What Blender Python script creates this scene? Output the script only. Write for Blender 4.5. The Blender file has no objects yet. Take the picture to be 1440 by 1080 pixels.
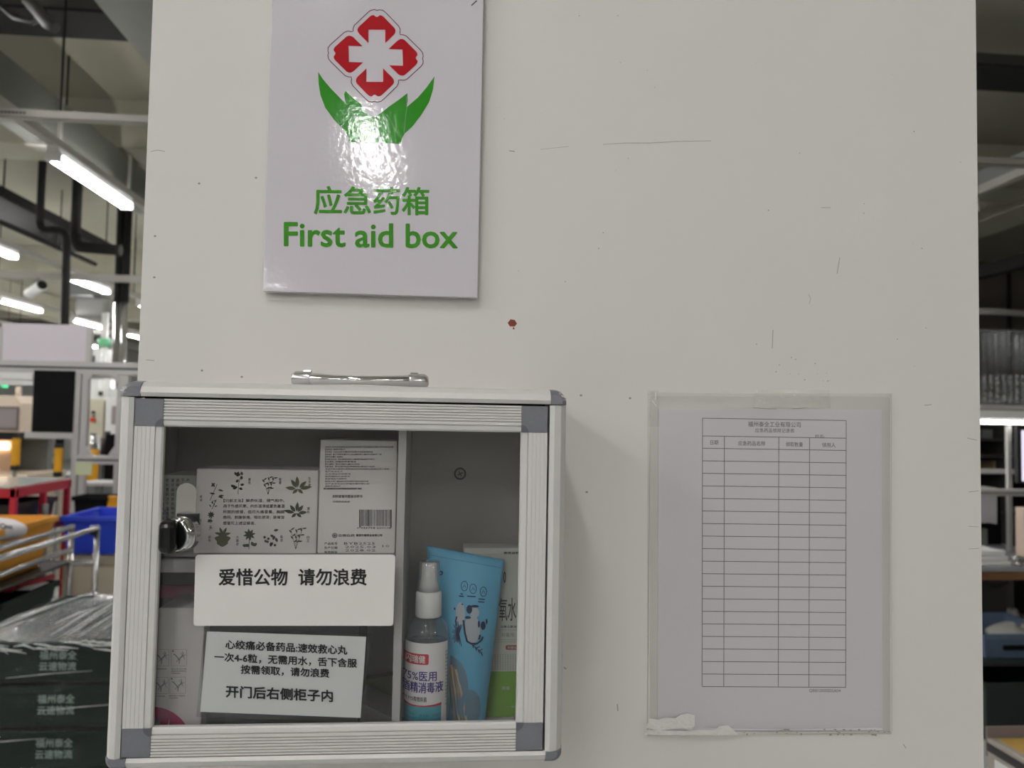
import bpy, bmesh, math, random
from mathutils import Vector, Matrix
from mathutils.geometry import tessellate_polygon

S = bpy.context.scene
COL = S.collection

# ------------------------------------------------------------------ camera, world, exposure
F = 1090.0                                   # focal length in pixels of the 1440x1080 frame
Ya = Vector((-94, 50, F)).normalized()       # world Y (into the wall) seen in camera axes (right, down, forward)
Xa = Vector((1, .018, 0)); Xa = (Xa - Xa.dot(Ya) * Ya).normalized()
Za = Ya.cross(Xa)
if Za[1] > 0:
    Za = -Za
EYE = Vector((0, -.72, 1.5))
camd = bpy.data.cameras.new('camera')
camd.sensor_width = 36
camd.lens = F / 1440 * 36
camd.clip_start = .02
camd.clip_end = 200
camd.dof.use_dof = True
camd.dof.focus_distance = .66
camd.dof.aperture_fstop = 8.5
cam = bpy.data.objects.new('camera', camd)
COL.objects.link(cam)
right = Vector((Xa[0], Ya[0], Za[0]))
down = Vector((Xa[1], Ya[1], Za[1]))
fwd = Vector((Xa[2], Ya[2], Za[2]))
cam.matrix_world = Matrix(((right[0], -down[0], -fwd[0], EYE[0]), (right[1], -down[1], -fwd[1], EYE[1]),
                           (right[2], -down[2], -fwd[2], EYE[2]), (0, 0, 0, 1)))
S.camera = cam

W = bpy.data.worlds.new('world')
S.world = W
W.use_nodes = True
W.node_tree.nodes['Background'].inputs[0].default_value = (.8, .85, .9, 1)
W.node_tree.nodes['Background'].inputs[1].default_value = .02
S.view_settings.view_transform = 'Standard'
S.view_settings.look = 'None'
S.view_settings.gamma = 1
S.view_settings.exposure = 0.0
TUBE = 72.5                                  # radiance of a lit fluorescent tube


def at(px, py, Y):
    """World point on the plane Y seen at a pixel of the 1440x1080 frame."""
    u, v = (px - 720) / F, (py - 540) / F
    d = right * u + down * v + fwd
    return EYE + d * ((Y - EYE[1]) / d[1])


# ------------------------------------------------------------------ materials
def lin(c):
    out = []
    for v in c[:3]:
        v = v / 255
        out.append(v / 12.92 if v <= .04045 else ((v + .055) / 1.055) ** 2.4)
    return (*out, 1)


MATS = {}


def mat(name, c, rough=.5, metal=0, bump=0, bscale=40, spec=.5, coat=0, stretch=None, var=0, vscale=5, emit=None, estr=0):
    if name in MATS:
        return MATS[name]
    m = bpy.data.materials.new(name)
    m.use_nodes = True
    nt = m.node_tree
    b = nt.nodes['Principled BSDF']
    b.inputs['Base Color'].default_value = lin(c)
    b.inputs['Roughness'].default_value = rough
    b.inputs['Metallic'].default_value = metal
    b.inputs['Specular IOR Level'].default_value = spec
    b.inputs['Coat Weight'].default_value = coat
    b.inputs['Coat Roughness'].default_value = .08
    tc = nt.nodes.new('ShaderNodeTexCoord')
    mp = nt.nodes.new('ShaderNodeMapping')
    nt.links.new(tc.outputs['Object'], mp.inputs[0])
    if stretch:
        mp.inputs['Scale'].default_value = stretch
    if bump:
        n = nt.nodes.new('ShaderNodeTexNoise')
        n.inputs['Scale'].default_value = bscale
        n.inputs['Detail'].default_value = 3
        bp = nt.nodes.new('ShaderNodeBump')
        bp.inputs['Strength'].default_value = bump
        bp.inputs['Distance'].default_value = .01
        nt.links.new(mp.outputs[0], n.inputs['Vector'])
        nt.links.new(n.outputs[0], bp.inputs['Height'])
        nt.links.new(bp.outputs[0], b.inputs['Normal'])
        if coat:
            nt.links.new(bp.outputs[0], b.inputs['Coat Normal'])
    if var:
        n = nt.nodes.new('ShaderNodeTexNoise')
        n.inputs['Scale'].default_value = vscale
        n.inputs['Detail'].default_value = 4
        nt.links.new(mp.outputs[0], n.inputs['Vector'])
        mx = nt.nodes.new('ShaderNodeMix')
        mx.data_type = 'RGBA'
        mx.inputs[6].default_value = lin([max(0, v * (1 - var)) for v in c])
        mx.inputs[7].default_value = lin([min(255, v * (1 + var)) for v in c])
        nt.links.new(n.outputs[0], mx.inputs[0])
        nt.links.new(mx.outputs[2], b.inputs['Base Color'])
    if emit:
        b.inputs['Emission Color'].default_value = lin(emit)
        b.inputs['Emission Strength'].default_value = estr
    MATS[name] = m
    return m


def clear(name, tint=(240, 240, 240), rough=.02, ior=1.5, haze=0, hazecol=(220, 220, 220), bump=0, bscale=10, stretch=None, gain=1.0):
    """Thin clear plastic or glass: transparent with a Fresnel sheen, optionally a little milky."""
    if name in MATS:
        return MATS[name]
    m = bpy.data.materials.new(name)
    m.use_nodes = True
    nt = m.node_tree
    nt.nodes.clear()
    out = nt.nodes.new('ShaderNodeOutputMaterial')
    tr = nt.nodes.new('ShaderNodeBsdfTransparent')
    tr.inputs[0].default_value = lin(tint)
    gl = nt.nodes.new('ShaderNodeBsdfGlossy')
    gl.inputs['Roughness'].default_value = rough
    fr = nt.nodes.new('ShaderNodeLayerWeight')
    fr.inputs[0].default_value = .5
    f0 = ((ior - 1) / (ior + 1)) ** 2
    pw = nt.nodes.new('ShaderNodeMath')
    pw.operation = 'POWER'
    pw.inputs[1].default_value = 5
    nt.links.new(fr.outputs['Facing'], pw.inputs[0])
    ma = nt.nodes.new('ShaderNodeMath')
    ma.operation = 'MULTIPLY_ADD'
    ma.inputs[1].default_value = (1 - f0) * gain
    ma.inputs[2].default_value = f0 * gain
    ma.use_clamp = True
    nt.links.new(pw.outputs[0], ma.inputs[0])
    base = tr
    if haze:
        df = nt.nodes.new('ShaderNodeBsdfDiffuse')
        df.inputs[0].default_value = lin(hazecol)
        mh = nt.nodes.new('ShaderNodeMixShader')
        mh.inputs[0].default_value = haze
        nt.links.new(tr.outputs[0], mh.inputs[1])
        nt.links.new(df.outputs[0], mh.inputs[2])
        base = mh
    mx = nt.nodes.new('ShaderNodeMixShader')
    nt.links.new(ma.outputs[0], mx.inputs[0])
    nt.links.new(base.outputs[0], mx.inputs[1])
    nt.links.new(gl.outputs[0], mx.inputs[2])
    nt.links.new(mx.outputs[0], out.inputs[0])
    if bump:
        tc = nt.nodes.new('ShaderNodeTexCoord')
        mp = nt.nodes.new('ShaderNodeMapping')
        if stretch:
            mp.inputs['Scale'].default_value = stretch
        n = nt.nodes.new('ShaderNodeTexNoise')
        n.inputs['Scale'].default_value = bscale
        n.inputs['Detail'].default_value = 4
        bp = nt.nodes.new('ShaderNodeBump')
        bp.inputs['Strength'].default_value = bump
        bp.inputs['Distance'].default_value = .02
        nt.links.new(tc.outputs['Object'], mp.inputs[0])
        nt.links.new(mp.outputs[0], n.inputs['Vector'])
        nt.links.new(n.outputs[0], bp.inputs['Height'])
        nt.links.new(bp.outputs[0], gl.inputs['Normal'])
        nt.links.new(bp.outputs[0], fr.inputs['Normal'])
    MATS[name] = m
    return m


M_wall = mat('white wall paint', (219, 216, 212), .6, bump=.015, bscale=14, spec=.2)
M_floor = mat('grey epoxy floor', (172, 175, 172), .35, var=.08)
M_ceil = mat('grey ceiling paint', (136, 132, 117), .9, var=.05, vscale=2)
M_room = mat('pale factory wall', (200, 200, 196), .8)
M_rear = mat('workshop clutter wall', (176, 173, 168), .8, var=.3, vscale=.7)
M_beam = mat('concrete beam', (160, 156, 140), .9, var=.06, vscale=3)
M_alu = mat('anodised aluminium', (212, 210, 208), .5, metal=.15, spec=.4)
M_alu2 = mat('aluminium profile', (198, 196, 194), .4, metal=.3)
M_cap = mat('grey plastic corner', (112, 113, 120), .45, var=.05, vscale=400)
M_black = mat('black plastic', (18, 18, 20), .4)
M_matteblack = mat('matte black sheet', (22, 22, 23), .85, spec=.1)
M_chrome = mat('chrome', (225, 225, 225), .08, metal=1)
M_fleck = mat('silver chipped plating', (235, 235, 235), .2, metal=.8)
M_inner = mat('grey cabinet interior', (178, 174, 170), .6)
M_shelf = mat('grey shelf sheet', (170, 168, 170), .5)
M_white = mat('white plastic', (232, 232, 230), .4)
M_paper = mat('white label paper', (222, 219, 217), .55)
M_paper2 = mat('cool white label paper', (224, 226, 225), .45)
M_sign = mat('glossy lavender white sign', (212, 206, 214), .07, bump=.02, bscale=190, spec=.8)
M_ink = mat('black ink', (14, 14, 15), .6)
M_greyink = mat('dark grey ink', (70, 68, 72), .7)
M_softink = mat('grey ink', (112, 110, 110), .7)
M_red = mat('emblem red', (172, 22, 34), .075, bump=.012, bscale=170)
M_redline = mat('emblem outline maroon', (80, 14, 44), .3)
M_green = mat('emblem green', (48, 138, 34), .075, bump=.012, bscale=170)
M_glass = clear('cabinet glass', (247, 247, 247), .015, 1.5)
M_clear = clear('clear plastic', (250, 251, 252), .05, 1.45, haze=.03)
M_bottle = clear('clear bottle plastic', (236, 243, 248), .06, 1.45, haze=.11, hazecol=(205, 216, 228), gain=2.2)
M_sleeve = clear('milky plastic sleeve', (253, 253, 253), .25, 1.45, haze=.28, hazecol=(232, 230, 226), bump=.1, bscale=30)
M_film = clear('stretch film', (235, 236, 236), .05, 1.5, haze=.006, hazecol=(220, 215, 215), bump=.8, bscale=2.5, stretch=(26, 2.5, 26), gain=1.6)
M_filmf = clear('stretch film side', (225, 230, 228), .1, 1.5, haze=.004, bump=.8, bscale=3, stretch=(5, 5, 22), gain=.7)
M_grey = mat('painted grey steel', (120, 122, 120), .5)
M_duct = mat('galvanised duct', (120, 122, 116), .55, metal=.3, var=.05)
M_strut = mat('pale strut channel', (176, 172, 166), .5, metal=.2)
M_dark = mat('dark pipe', (36, 35, 34), .8, spec=.15)
M_darkmach = mat('dark grey metal', (62, 60, 58), .5, metal=.3)
M_steel = mat('polished steel pipe', (205, 205, 205), .18, metal=.9)
M_beige = mat('beige cabinet paint', (205, 200, 178), .5)
M_cream = mat('cream machine cover', (226, 208, 186), .45)
M_yellow = mat('safety yellow', (222, 160, 20), .45)
M_orange = mat('orange yellow plastic', (214, 148, 26), .5)
M_blue = mat('blue plastic', (42, 72, 205), .45)
M_navy = mat('navy plastic', (30, 36, 78), .5)
M_redp = mat('red painted frame', (196, 44, 60), .45)
M_dgreen = mat('dark green crate', (20, 36, 29), .6, spec=.3)
M_crateink = mat('faded white stencil', (168, 178, 172), .7)
M_teal = mat('teal screen', (90, 160, 140), .3, emit=(120, 190, 160), estr=.5)
M_wboard = mat('white board panel', (224, 216, 224), .4)
M_wood = mat('brown wood', (120, 84, 52), .6, var=.15, vscale=8, stretch=(1, 12, 12))
M_carton = mat('yellow carton', (206, 168, 84), .4, var=.12, vscale=9)
M_tubeon = mat('lit fluorescent tube', (255, 255, 255), .4, emit=(254, 253, 252), estr=TUBE)
M_tubeoff = mat('unlit fluorescent tube', (225, 225, 220), .3)
M_led = mat('lit work lamp strip', (255, 255, 255), .4, emit=(255, 252, 246), estr=5)
M_warmled = mat('lit warm machine lamp', (255, 240, 220), .4, emit=(255, 226, 190), estr=6)
M_screen = mat('lit lavender monitor', (235, 230, 250), .3, emit=(236, 230, 252), estr=.85)
M_greenled = mat('green beacon', (60, 200, 140), .3, emit=(60, 210, 140), estr=1.2)
M_pouch = mat('light blue pouch', (104, 186, 224), .38, bump=.06, bscale=28, var=.04, vscale=30)
M_pouchwin = mat('grey blue pouch window', (120, 150, 172), .25)
M_navyink = mat('navy ink', (30, 44, 84), .6)
M_purpleink = mat('violet ink', (52, 32, 132), .6)
M_labelred = mat('label red', (188, 34, 60), .5)
M_labelteal = mat('label teal', (66, 158, 172), .5)
M_labelblue = mat('label blue', (26, 100, 150), .5)
M_pgreen = mat('package green', (118, 170, 44), .5)
M_pink = mat('package magenta', (176, 44, 100), .5)
M_card = mat('white carton', (214, 210, 208), .55)
M_card2 = mat('pale green carton', (204, 208, 198), .55)
M_herb = mat('herb drawing ink', (62, 70, 50), .7)
M_herb2 = mat('herb drawing olive ink', (84, 86, 60), .7)
M_brownspot = mat('dried red brown spot', (120, 48, 34), .6)


# ------------------------------------------------------------------ geometry collector
def _text_curve(body, res):
    c = bpy.data.curves.new('glyphs', 'FONT')
    c.body = body
    c.size = 1
    c.resolution_u = res
    c.fill_mode = 'FRONT'
    o = bpy.data.objects.new('glyphs', c)
    COL.objects.link(o)
    bpy.context.view_layer.update()
    dg = bpy.context.evaluated_depsgraph_get()
    me = bpy.data.meshes.new_from_object(o.evaluated_get(dg))
    vs = [(v.co.x, v.co.y) for v in me.vertices]
    fs = [tuple(p.vertices) for p in me.polygons]
    bpy.data.objects.remove(o)
    bpy.data.curves.remove(c)
    bpy.data.meshes.remove(me)
    return vs, fs


class G:
    def __init__(self):
        self.b = bmesh.new()

    def box(self, x0, x1, y0, y1, z0, z1, bev=0, seg=2):
        r = bmesh.ops.create_cube(self.b, size=1)
        for v in r['verts']:
            v.co = Vector(((x0 + x1) / 2 + v.co.x * (x1 - x0), (y0 + y1) / 2 + v.co.y * (y1 - y0), (z0 + z1) / 2 + v.co.z * (z1 - z0)))
        if bev:
            es = list({e for v in r['verts'] for e in v.link_edges})
            bmesh.ops.bevel(self.b, geom=es, offset=bev, segments=seg, affect='EDGES', profile=.5)
        return self

    def pbox(self, px0, py0, px1, py1, Y, depth, bev=0):
        """Box whose front face spans a rectangle of the view at distance Y, going back by depth."""
        mx, my = (px0 + px1) / 2, (py0 + py1) / 2
        x0, x1 = at(px0, my, Y)[0], at(px1, my, Y)[0]
        z1, z0 = at(mx, py0, Y)[2], at(mx, py1, Y)[2]
        return self.box(x0, x1, Y, Y + depth, z0, z1, bev)

    def prism(self, pts, axis, a, c, bev=0):
        """Polygon pts in the two other axes, extruded along axis (0, 1, 2) from a to c."""
        n = len(pts)

        def mk(p, q):
            v = [0, 0, 0]
            o = [i for i in range(3) if i != axis]
            v[o[0]], v[o[1]] = p
            v[axis] = q
            return self.b.verts.new(v)
        A = [mk(p, a) for p in pts]
        B = [mk(p, c) for p in pts]
        tris = tessellate_polygon([[Vector((p[0], p[1], 0)) for p in pts]])
        for t in tris:
            self.b.faces.new([A[i] for i in t])
            self.b.faces.new([B[i] for i in reversed(t)])
        for i in range(n):
            self.b.faces.new([A[i], A[(i + 1) % n], B[(i + 1) % n], B[i]])
        return self

    def flat(self, pts):
        """Printed polygon through 3-D points lying in one plane of constant Y."""
        vs = [self.b.verts.new(p) for p in pts]
        for t in tessellate_polygon([[Vector((p[0], p[2], 0)) for p in pts]]):
            if len(set(t)) == 3:
                self.b.faces.new([vs[i] for i in t])
        return self

    def stroke(self, pts, w, closed=False):
        """Printed line of width w through points of one plane Y."""
        P = [Vector(p) for p in pts]
        n = len(P)
        L, R = [], []
        for i in range(n):
            a = P[i - 1] if (i or closed) else P[i]
            c = P[(i + 1) % n] if (i < n - 1 or closed) else P[i]
            d = (c - a)
            d = d.normalized() if d.length > 1e-9 else Vector((1, 0, 0))
            nn = Vector((-d.z, 0, d.x)) * (w / 2)
            L.append(self.b.verts.new(P[i] + nn))
            R.append(self.b.verts.new(P[i] - nn))
        for i in range(n if closed else n - 1):
            j = (i + 1) % n
            self.b.faces.new([L[i], L[j], R[j], R[i]])
        return self

    def cyl(self, p0, p1, r, seg=16, r2=None, cap=True):
        p0, p1 = Vector(p0), Vector(p1)
        r2 = r if r2 is None else r2
        d = (p1 - p0).normalized()
        u = d.orthogonal().normalized()
        v = d.cross(u)
        A, B = [], []
        for i in range(seg):
            t = 2 * math.pi * i / seg
            o = u * math.cos(t) + v * math.sin(t)
            A.append(self.b.verts.new(p0 + o * r))
            B.append(self.b.verts.new(p1 + o * r2))
        for i in range(seg):
            j = (i + 1) % seg
            self.b.faces.new([A[i], A[j], B[j], B[i]]).smooth = True
        if cap:
            self.b.faces.new(list(reversed(A)))
            self.b.faces.new(B)
        return self

    def tube(self, pts, r, seg=10):
        """Smooth pipe through points; r a number or a list."""
        P = [Vector(p) for p in pts]
        rs = r if isinstance(r, (list, tuple)) else [r] * len(P)
        rings = []
        u = None
        for i, p in enumerate(P):
            d = (P[min(i + 1, len(P) - 1)] - P[max(i - 1, 0)]).normalized()
            if u is None:
                u = d.orthogonal().normalized()
            u = (u - d * u.dot(d)).normalized()
            v = d.cross(u)
            rings.append([self.b.verts.new(p + (u * math.cos(2 * math.pi * k / seg) + v * math.sin(2 * math.pi * k / seg)) * rs[i]) for k in range(seg)])
        for a, c in zip(rings, rings[1:]):
            for k in range(seg):
                self.b.faces.new([a[k], a[(k + 1) % seg], c[(k + 1) % seg], c[k]]).smooth = True
        self.b.faces.new(list(reversed(rings[0])))
        self.b.faces.new(rings[-1])
        return self

    def lathe(self, cx, cy, prof, seg=32, sy=1.0, cap=True):
        rings = []
        for r, z in prof:
            rings.append([self.b.verts.new((cx + r * math.cos(2 * math.pi * k / seg), cy + sy * r * math.sin(2 * math.pi * k / seg), z)) for k in range(seg)])
        for a, c in zip(rings, rings[1:]):
            for k in range(seg):
                self.b.faces.new([a[k], a[(k + 1) % seg], c[(k + 1) % seg], c[k]]).smooth = True
        if cap:
            self.b.faces.new(list(reversed(rings[0])))
            self.b.faces.new(rings[-1])
        return self

    def grid(self, fn, nu, nv, smooth=True):
        V = [[self.b.verts.new(fn(i / nu, j / nv)) for j in range(nv + 1)] for i in range(nu + 1)]
        for i in range(nu):
            for j in range(nv):
                self.b.faces.new([V[i][j], V[i + 1][j], V[i + 1][j + 1], V[i][j + 1]]).smooth = smooth
        return self

    def text(self, body, quad, bold=0, res=2, fn=None):
        """Lettering whose bounding box is fitted to quad = 3-D corners (top left, top right, bottom right, bottom left)."""
        vs, fs = _text_curve(body, res)
        if not vs:
            return self
        x0, x1 = min(v[0] for v in vs), max(v[0] for v in vs)
        y0, y1 = min(v[1] for v in vs), max(v[1] for v in vs)
        TL, TR, BR, BL = [Vector(q) for q in quad]
        w = ((TR - TL).length + (BR - BL).length) / 2
        ex = (TR - TL).normalized()
        ez = (TL - BL).normalized()
        offs = [(0, 0)]
        if bold:
            offs = [(0, 0), (bold, 0), (-bold, 0), (0, bold), (0, -bold), (bold * .7, bold * .7), (-bold * .7, bold * .7), (bold * .7, -bold * .7), (-bold * .7, -bold * .7)]
        for k, (ox, oz) in enumerate(offs):
            vv = []
            for x, y in vs:
                s, t = (x - x0) / max(1e-9, x1 - x0), (y - y0) / max(1e-9, y1 - y0)
                p = (BL * (1 - s) + BR * s) * (1 - t) + (TL * (1 - s) + TR * s) * t
                p = p + ex * ox + ez * oz + Vector((0, -2e-6 * k, 0))
                if fn:
                    p = fn(p)
                vv.append(self.b.verts.new(p))
            for f in fs:
                try:
                    self.b.faces.new([vv[i] for i in f])
                except ValueError:
                    pass
        return self

    def ptext(self, body, px0, py0, px1, py1, Y, bold=0, res=2, slope=0, fn=None):
        """Lettering fitted to a rectangle of the view lying on the plane Y; slope = drop of the right end in pixels."""
        q = [at(px0, py0, Y), at(px1, py0 + slope, Y), at(px1, py1 + slope, Y), at(px0, py1, Y)]
        return self.text(body, q, bold, res, fn)

    def build(self, name, m, parent=None, base=None, mod=None):
        me = bpy.data.meshes.new(name)
        bmesh.ops.recalc_face_normals(self.b, faces=self.b.faces)
        o = bpy.data.objects.new(name, me)
        if parent is not None:
            org = WORLD[parent.name]
        elif base is not None:
            org = Vector(base)
        else:
            xs = [v.co for v in self.b.verts]
            org = Vector(((min(v.x for v in xs) + max(v.x for v in xs)) / 2, (min(v.y for v in xs) + max(v.y for v in xs)) / 2, min(v.z for v in xs)))
        for v in self.b.verts:
            v.co -= org
        self.b.to_mesh(me)
        self.b.free()
        if m:
            me.materials.append(m)
        COL.objects.link(o)
        if parent is not None:
            o.parent = parent
        else:
            o.location = org
        WORLD[o.name] = org
        return o


WORLD = {}


def thing(name, label, cat, loc, group=None, kind=None):
    o = bpy.data.objects.new(name, None)
    o.empty_display_size = .05
    COL.objects.link(o)
    o.location = loc
    WORLD[o.name] = Vector(loc)
    return tag(o, label, cat, group, kind)


def tag(o, label, cat, group=None, kind=None):
    o['label'] = label
    o['category'] = cat
    if group:
        o['group'] = group
    if kind:
        o['kind'] = kind
    return o


def struct(o):
    o['kind'] = 'structure'
    return o


KIDS = lambda o: [c for c in COL.objects if c.parent == o]


def dup(root, delta, label):
    c = root.copy()
    COL.objects.link(c)
    c.location = root.location + Vector(delta)
    c['label'] = label
    WORLD[c.name] = WORLD[root.name] + Vector(delta)
    for ch in KIDS(root):
        d = ch.copy()
        COL.objects.link(d)
        d.parent = c
        for g in KIDS(ch):
            e = g.copy()
            COL.objects.link(e)
            e.parent = d
    return c


random.seed(7)

# ------------------------------------------------------------------ room shell
CEIL = 4.2
struct(G().box(-16, 14, -18, 26, -.1, 0).build('floor', M_floor))
struct(G().box(-16, 14, -18, 26, CEIL, CEIL + .2).build('ceiling', M_ceil))
struct(G().box(-16, 14, 25.8, 26, 0, CEIL).build('wall_back', M_room))
struct(G().box(-16, 14, -18, -17.8, 0, CEIL).build('wall_rear', M_rear))
struct(G().box(-16, -15.8, -17.8, 25.8, 0, CEIL).build('wall_left', M_room))
struct(G().box(13.8, 14, -17.8, 25.8, 0, CEIL).build('wall_right', M_room))
# the white column face that carries the sign, the cabinet and the record sheet
WX0, WX1 = -.2755, .5235
g = G()
prof = [(WX0, 0), (WX0, .42), (WX1, .42), (WX1, 0)]
g.prism(prof, 2, 0, CEIL - .001)
wall = struct(g.build('wall_front', M_wall))
g = G()


def mark(pts, w):
    g.stroke([at(x, y, -.0002) for x, y in pts], w)


for pts, w in [([(848, 203), (880, 201), (915, 201), (950, 199), (1000, 198)], .0004), ([(1181, 362), (1177, 385)], .0006), ([(1137, 414), (1140, 420), (1138, 428)], .0004),
               ([(1087, 464), (1086, 490)], .0006), ([(760, 210), (800, 206)], .0003), ([(212, 213), (222, 211), (232, 213)], .0005),
               ([(205, 506), (217, 507)], .0005), ([(1300, 570), (1310, 569)], .0006), ([(1362, 692), (1376, 690)], .0005), ([(1360, 616), (1374, 619)], .0005),
               ([(1362, 740), (1376, 741)], .0004), ([(1362, 772), (1377, 771)], .0004), ([(1270, 1046), (1274, 1052)], .0006), ([(868, 990), (869, 1000)], .0008),
               ([(716, 212), (724, 213)], .0008), ([(1155, 292), (1168, 292)], .0005), ([(793, 938), (796, 941)], .001)]:
    mark(pts, w)
for i in range(46):
    px, py = random.uniform(690, 1370), random.uniform(20, 545)
    if i > 30:
        px, py = random.uniform(1090, 1170), random.uniform(500, 550)
    s = random.uniform(.5, 1.4)
    g.flat([at(px + s * math.cos(a) * random.uniform(.5, 1), py + s * math.sin(a) * random.uniform(.5, 1), -.0002) for a in [k * math.pi / 3 for k in range(6)]])
for px, py in [(218, 332), (217, 390), (284, 521), (340, 530), (280, 258), (825, 692), (718, 577), (817, 556), (886, 560), (360, 250)]:
    g.flat([at(px + 2 * math.cos(a), py + 1.6 * math.sin(a), -.0002) for a in [k * math.pi / 3 for k in range(6)]])
o = g.build('scuff_marks', mat('grey scuff', (150, 144, 138), .7), wall)
o['kind'] = 'stuff'
g = G()
g.flat([at(x, y, -.0003) for x, y in [(714, 454), (718, 449), (724, 450), (727, 455), (724, 459), (717, 459)]])
g.flat([at(x, y, -.0003) for x, y in [(722, 459), (724, 463), (721, 463)]])
tag(g.build('dried_spot', M_brownspot), 'small reddish brown spot on the white wall below the sign', 'stain')

# ------------------------------------------------------------------ ceiling services
# concrete beams under the slab
n = 0
for y in (6.1, 12.4, 18.7):
    struct(G().box(-15.8, 13.8, y, y + .45, 3.78, CEIL).build('trim_%d' % (n + 1), M_beam)); n += 1
for x in (-9.6, 5.6):
    struct(G().box(x, x + .5, -17.8, 25.8, 3.7, CEIL).build('trim_%d' % (n + 1), M_beam)); n += 1


def lamp(X, Y0, lit, label, group):
    t = thing('fluorescent_lamp', label, 'ceiling light', (X, Y0 + .62, 3.16), group)
    h = G()
    h.prism([(X - .03, 3.222), (X - .038, 3.235), (X - .038, 3.28), (X + .038, 3.28), (X + .038, 3.235), (X + .03, 3.222)], 1, Y0, Y0 + 1.24)
    h.build('lamp_housing', M_white, t)
    for s in (-1, 1):
        tb = G()
        tb.cyl((X + s * .034, Y0 + .03, 3.2), (X + s * .034, Y0 + 1.21, 3.2), .013, 12)
        tb.build('tube', M_tubeon if lit else M_tubeoff, t)
    for yy in (Y0 + .004, Y0 + 1.206):
        c = G()
        c.box(X - .05, X + .05, yy, yy + .03, 3.178, 3.24, .004)
        c.build('lamp_holder', M_white, t)
    return t


ROWS = [(-.5, 'row above the column'), (-2.65, 'row beside the grey duct'), (-4.78, 'second row left of the duct'), (-6.85, 'third row left of the duct'), (-9.0, 'outermost row'), (1.65, 'added fill row behind the column'), (3.9, 'added fill row front right')]  # last two rows are unseen lit lamps, added as fill for the right
LAMPN = {}
ordn = ['first', 'second', 'third', 'fourth', 'fifth', 'sixth', 'seventh', 'eighth']
for X, rn in ROWS:
    # continuous pale trunking that carries each row, hung on thin rods
    tr = thing('lighting_trunking', 'pale steel trunking carrying the %s of lamps' % rn, 'trunking', (X, 7, 3.28), 'lighting trunking')
    if X == 1.65:
        G().box(X - .03, X + .03, -17, 24, 3.281, 3.34).build('channel', M_strut, tr)
        rods = (-6, -2, 3.5, 7.6, 11.5, 16, 20)
    elif X in (-.5, 3.9):
        G().box(X - .03, X + .03, -17, -.3, 3.281, 3.34).build('channel', M_strut, tr)
        rods = (-14, -11, -8, -5, -2)
    else:
        G().box(X - .03, X + .03, -17, 24, 3.281, 3.34).build('channel', M_strut, tr)
        rods = (-6, -1, 3.5, 7.6, 11.5, 16, 20)
    for y in rods:
        G().cyl((X, y, 3.34), (X, y, CEIL - .002), .006, 6).build('rod', M_dark, tr)
    k0 = -9
    for k in range(k0, 7):  # the farthest lamps before the column are unseen, added as low fill light
        Y0 = 4.62 + 2.36 * k
        if Y0 < -16.7 or (X == -.5 and Y0 > -1):
            continue
        if X < -6 and Y0 < 0:
            continue
        if X > 1 and -3 < Y0 < 0:
            continue
        if X > 3 and Y0 > -3:
            continue
        if X == -.5 and Y0 < -6:
            continue
        if X == -.5 and Y0 > -3:
            Y0 += .22
        if X == -2.65 and 0 < Y0 < 4:
            pass
        side = 'past the column' if Y0 > 0 else 'before the column'
        i = LAMPN.get((X, Y0 > 0), 0)
        LAMPN[(X, Y0 > 0)] = i + 1
        lamp(X, Y0, True, '%s lit twin tube lamp %s in the %s' % (ordn[i], side, rn), 'lit fluorescent lamps')

# unlit fitting on the right with its trunking
xr = 4.02
tr = thing('lighting_trunking', 'dim steel trunking over the right hand workbench', 'trunking', (xr, 7, 3.28), 'lighting trunking')
G().box(xr - .03, xr + .03, 2.5, 24, 3.281, 3.345).build('channel', M_strut, tr)
for y in (3.5, 7.2, 11):
    G().cyl((xr, y, 3.34), (xr, y, CEIL - .002), .006, 6).build('rod', M_dark, tr)
lamp(xr, 4.85, False, 'unlit twin tube lamp under the trunking on the right', 'unlit fluorescent lamps')

# wide duct overhead at the top left, narrow duct behind it
t = thing('air_duct', 'wide flat air duct overhead, cut by the top of the picture', 'duct', (-1.3, 4, 3.42))
G().box(-1.67, -.75, .6, 14, 3.42, 3.82).build('duct_body', M_duct, t)
for y in (1.6, 2.86, 4.1, 5.4, 6.7):
    G().box(-1.69, -.73, y, y + .04, 3.4, 3.84).build('flange', M_grey, t)
for y in (2.2, 5.9, 9.6):
    G().cyl((-1.62, y, 3.82), (-1.62, y, CEIL - .002), .008, 6).build('rod', M_dark, t)
t = thing('air_duct', 'narrow grey duct with flange bands running above the lit lamp row', 'duct', (-2.9, 4, 3.4))
G().box(-3.0, -2.8, .6, 7.6, 3.42, 3.74).build('duct_body', M_duct, t)
for y in (2.3, 3.75, 4.98, 6.2, 7.5):
    G().box(-3.02, -2.78, y, y + .035, 3.4, 3.76).build('flange', M_strut, t)
for y in (3.0, 5.3):
    G().cyl((-2.9, y, 3.74), (-2.9, y, CEIL - .002), .008, 6).build('rod', M_dark, t)
t = thing('duct_damper', 'dark square duct box at the end of the narrow duct', 'duct', (-2.75, 8.2, 3.3))
G().box(-3.1, -2.3, 7.7, 8.6, 3.36, 3.8, .02).build('damper_body', mat('dark green grey box', (62, 70, 64), .6), t)
G().cyl((-2.7, 8.15, 3.8), (-2.7, 8.15, CEIL - .002), .01, 6).build('rod', M_dark, t)


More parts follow.
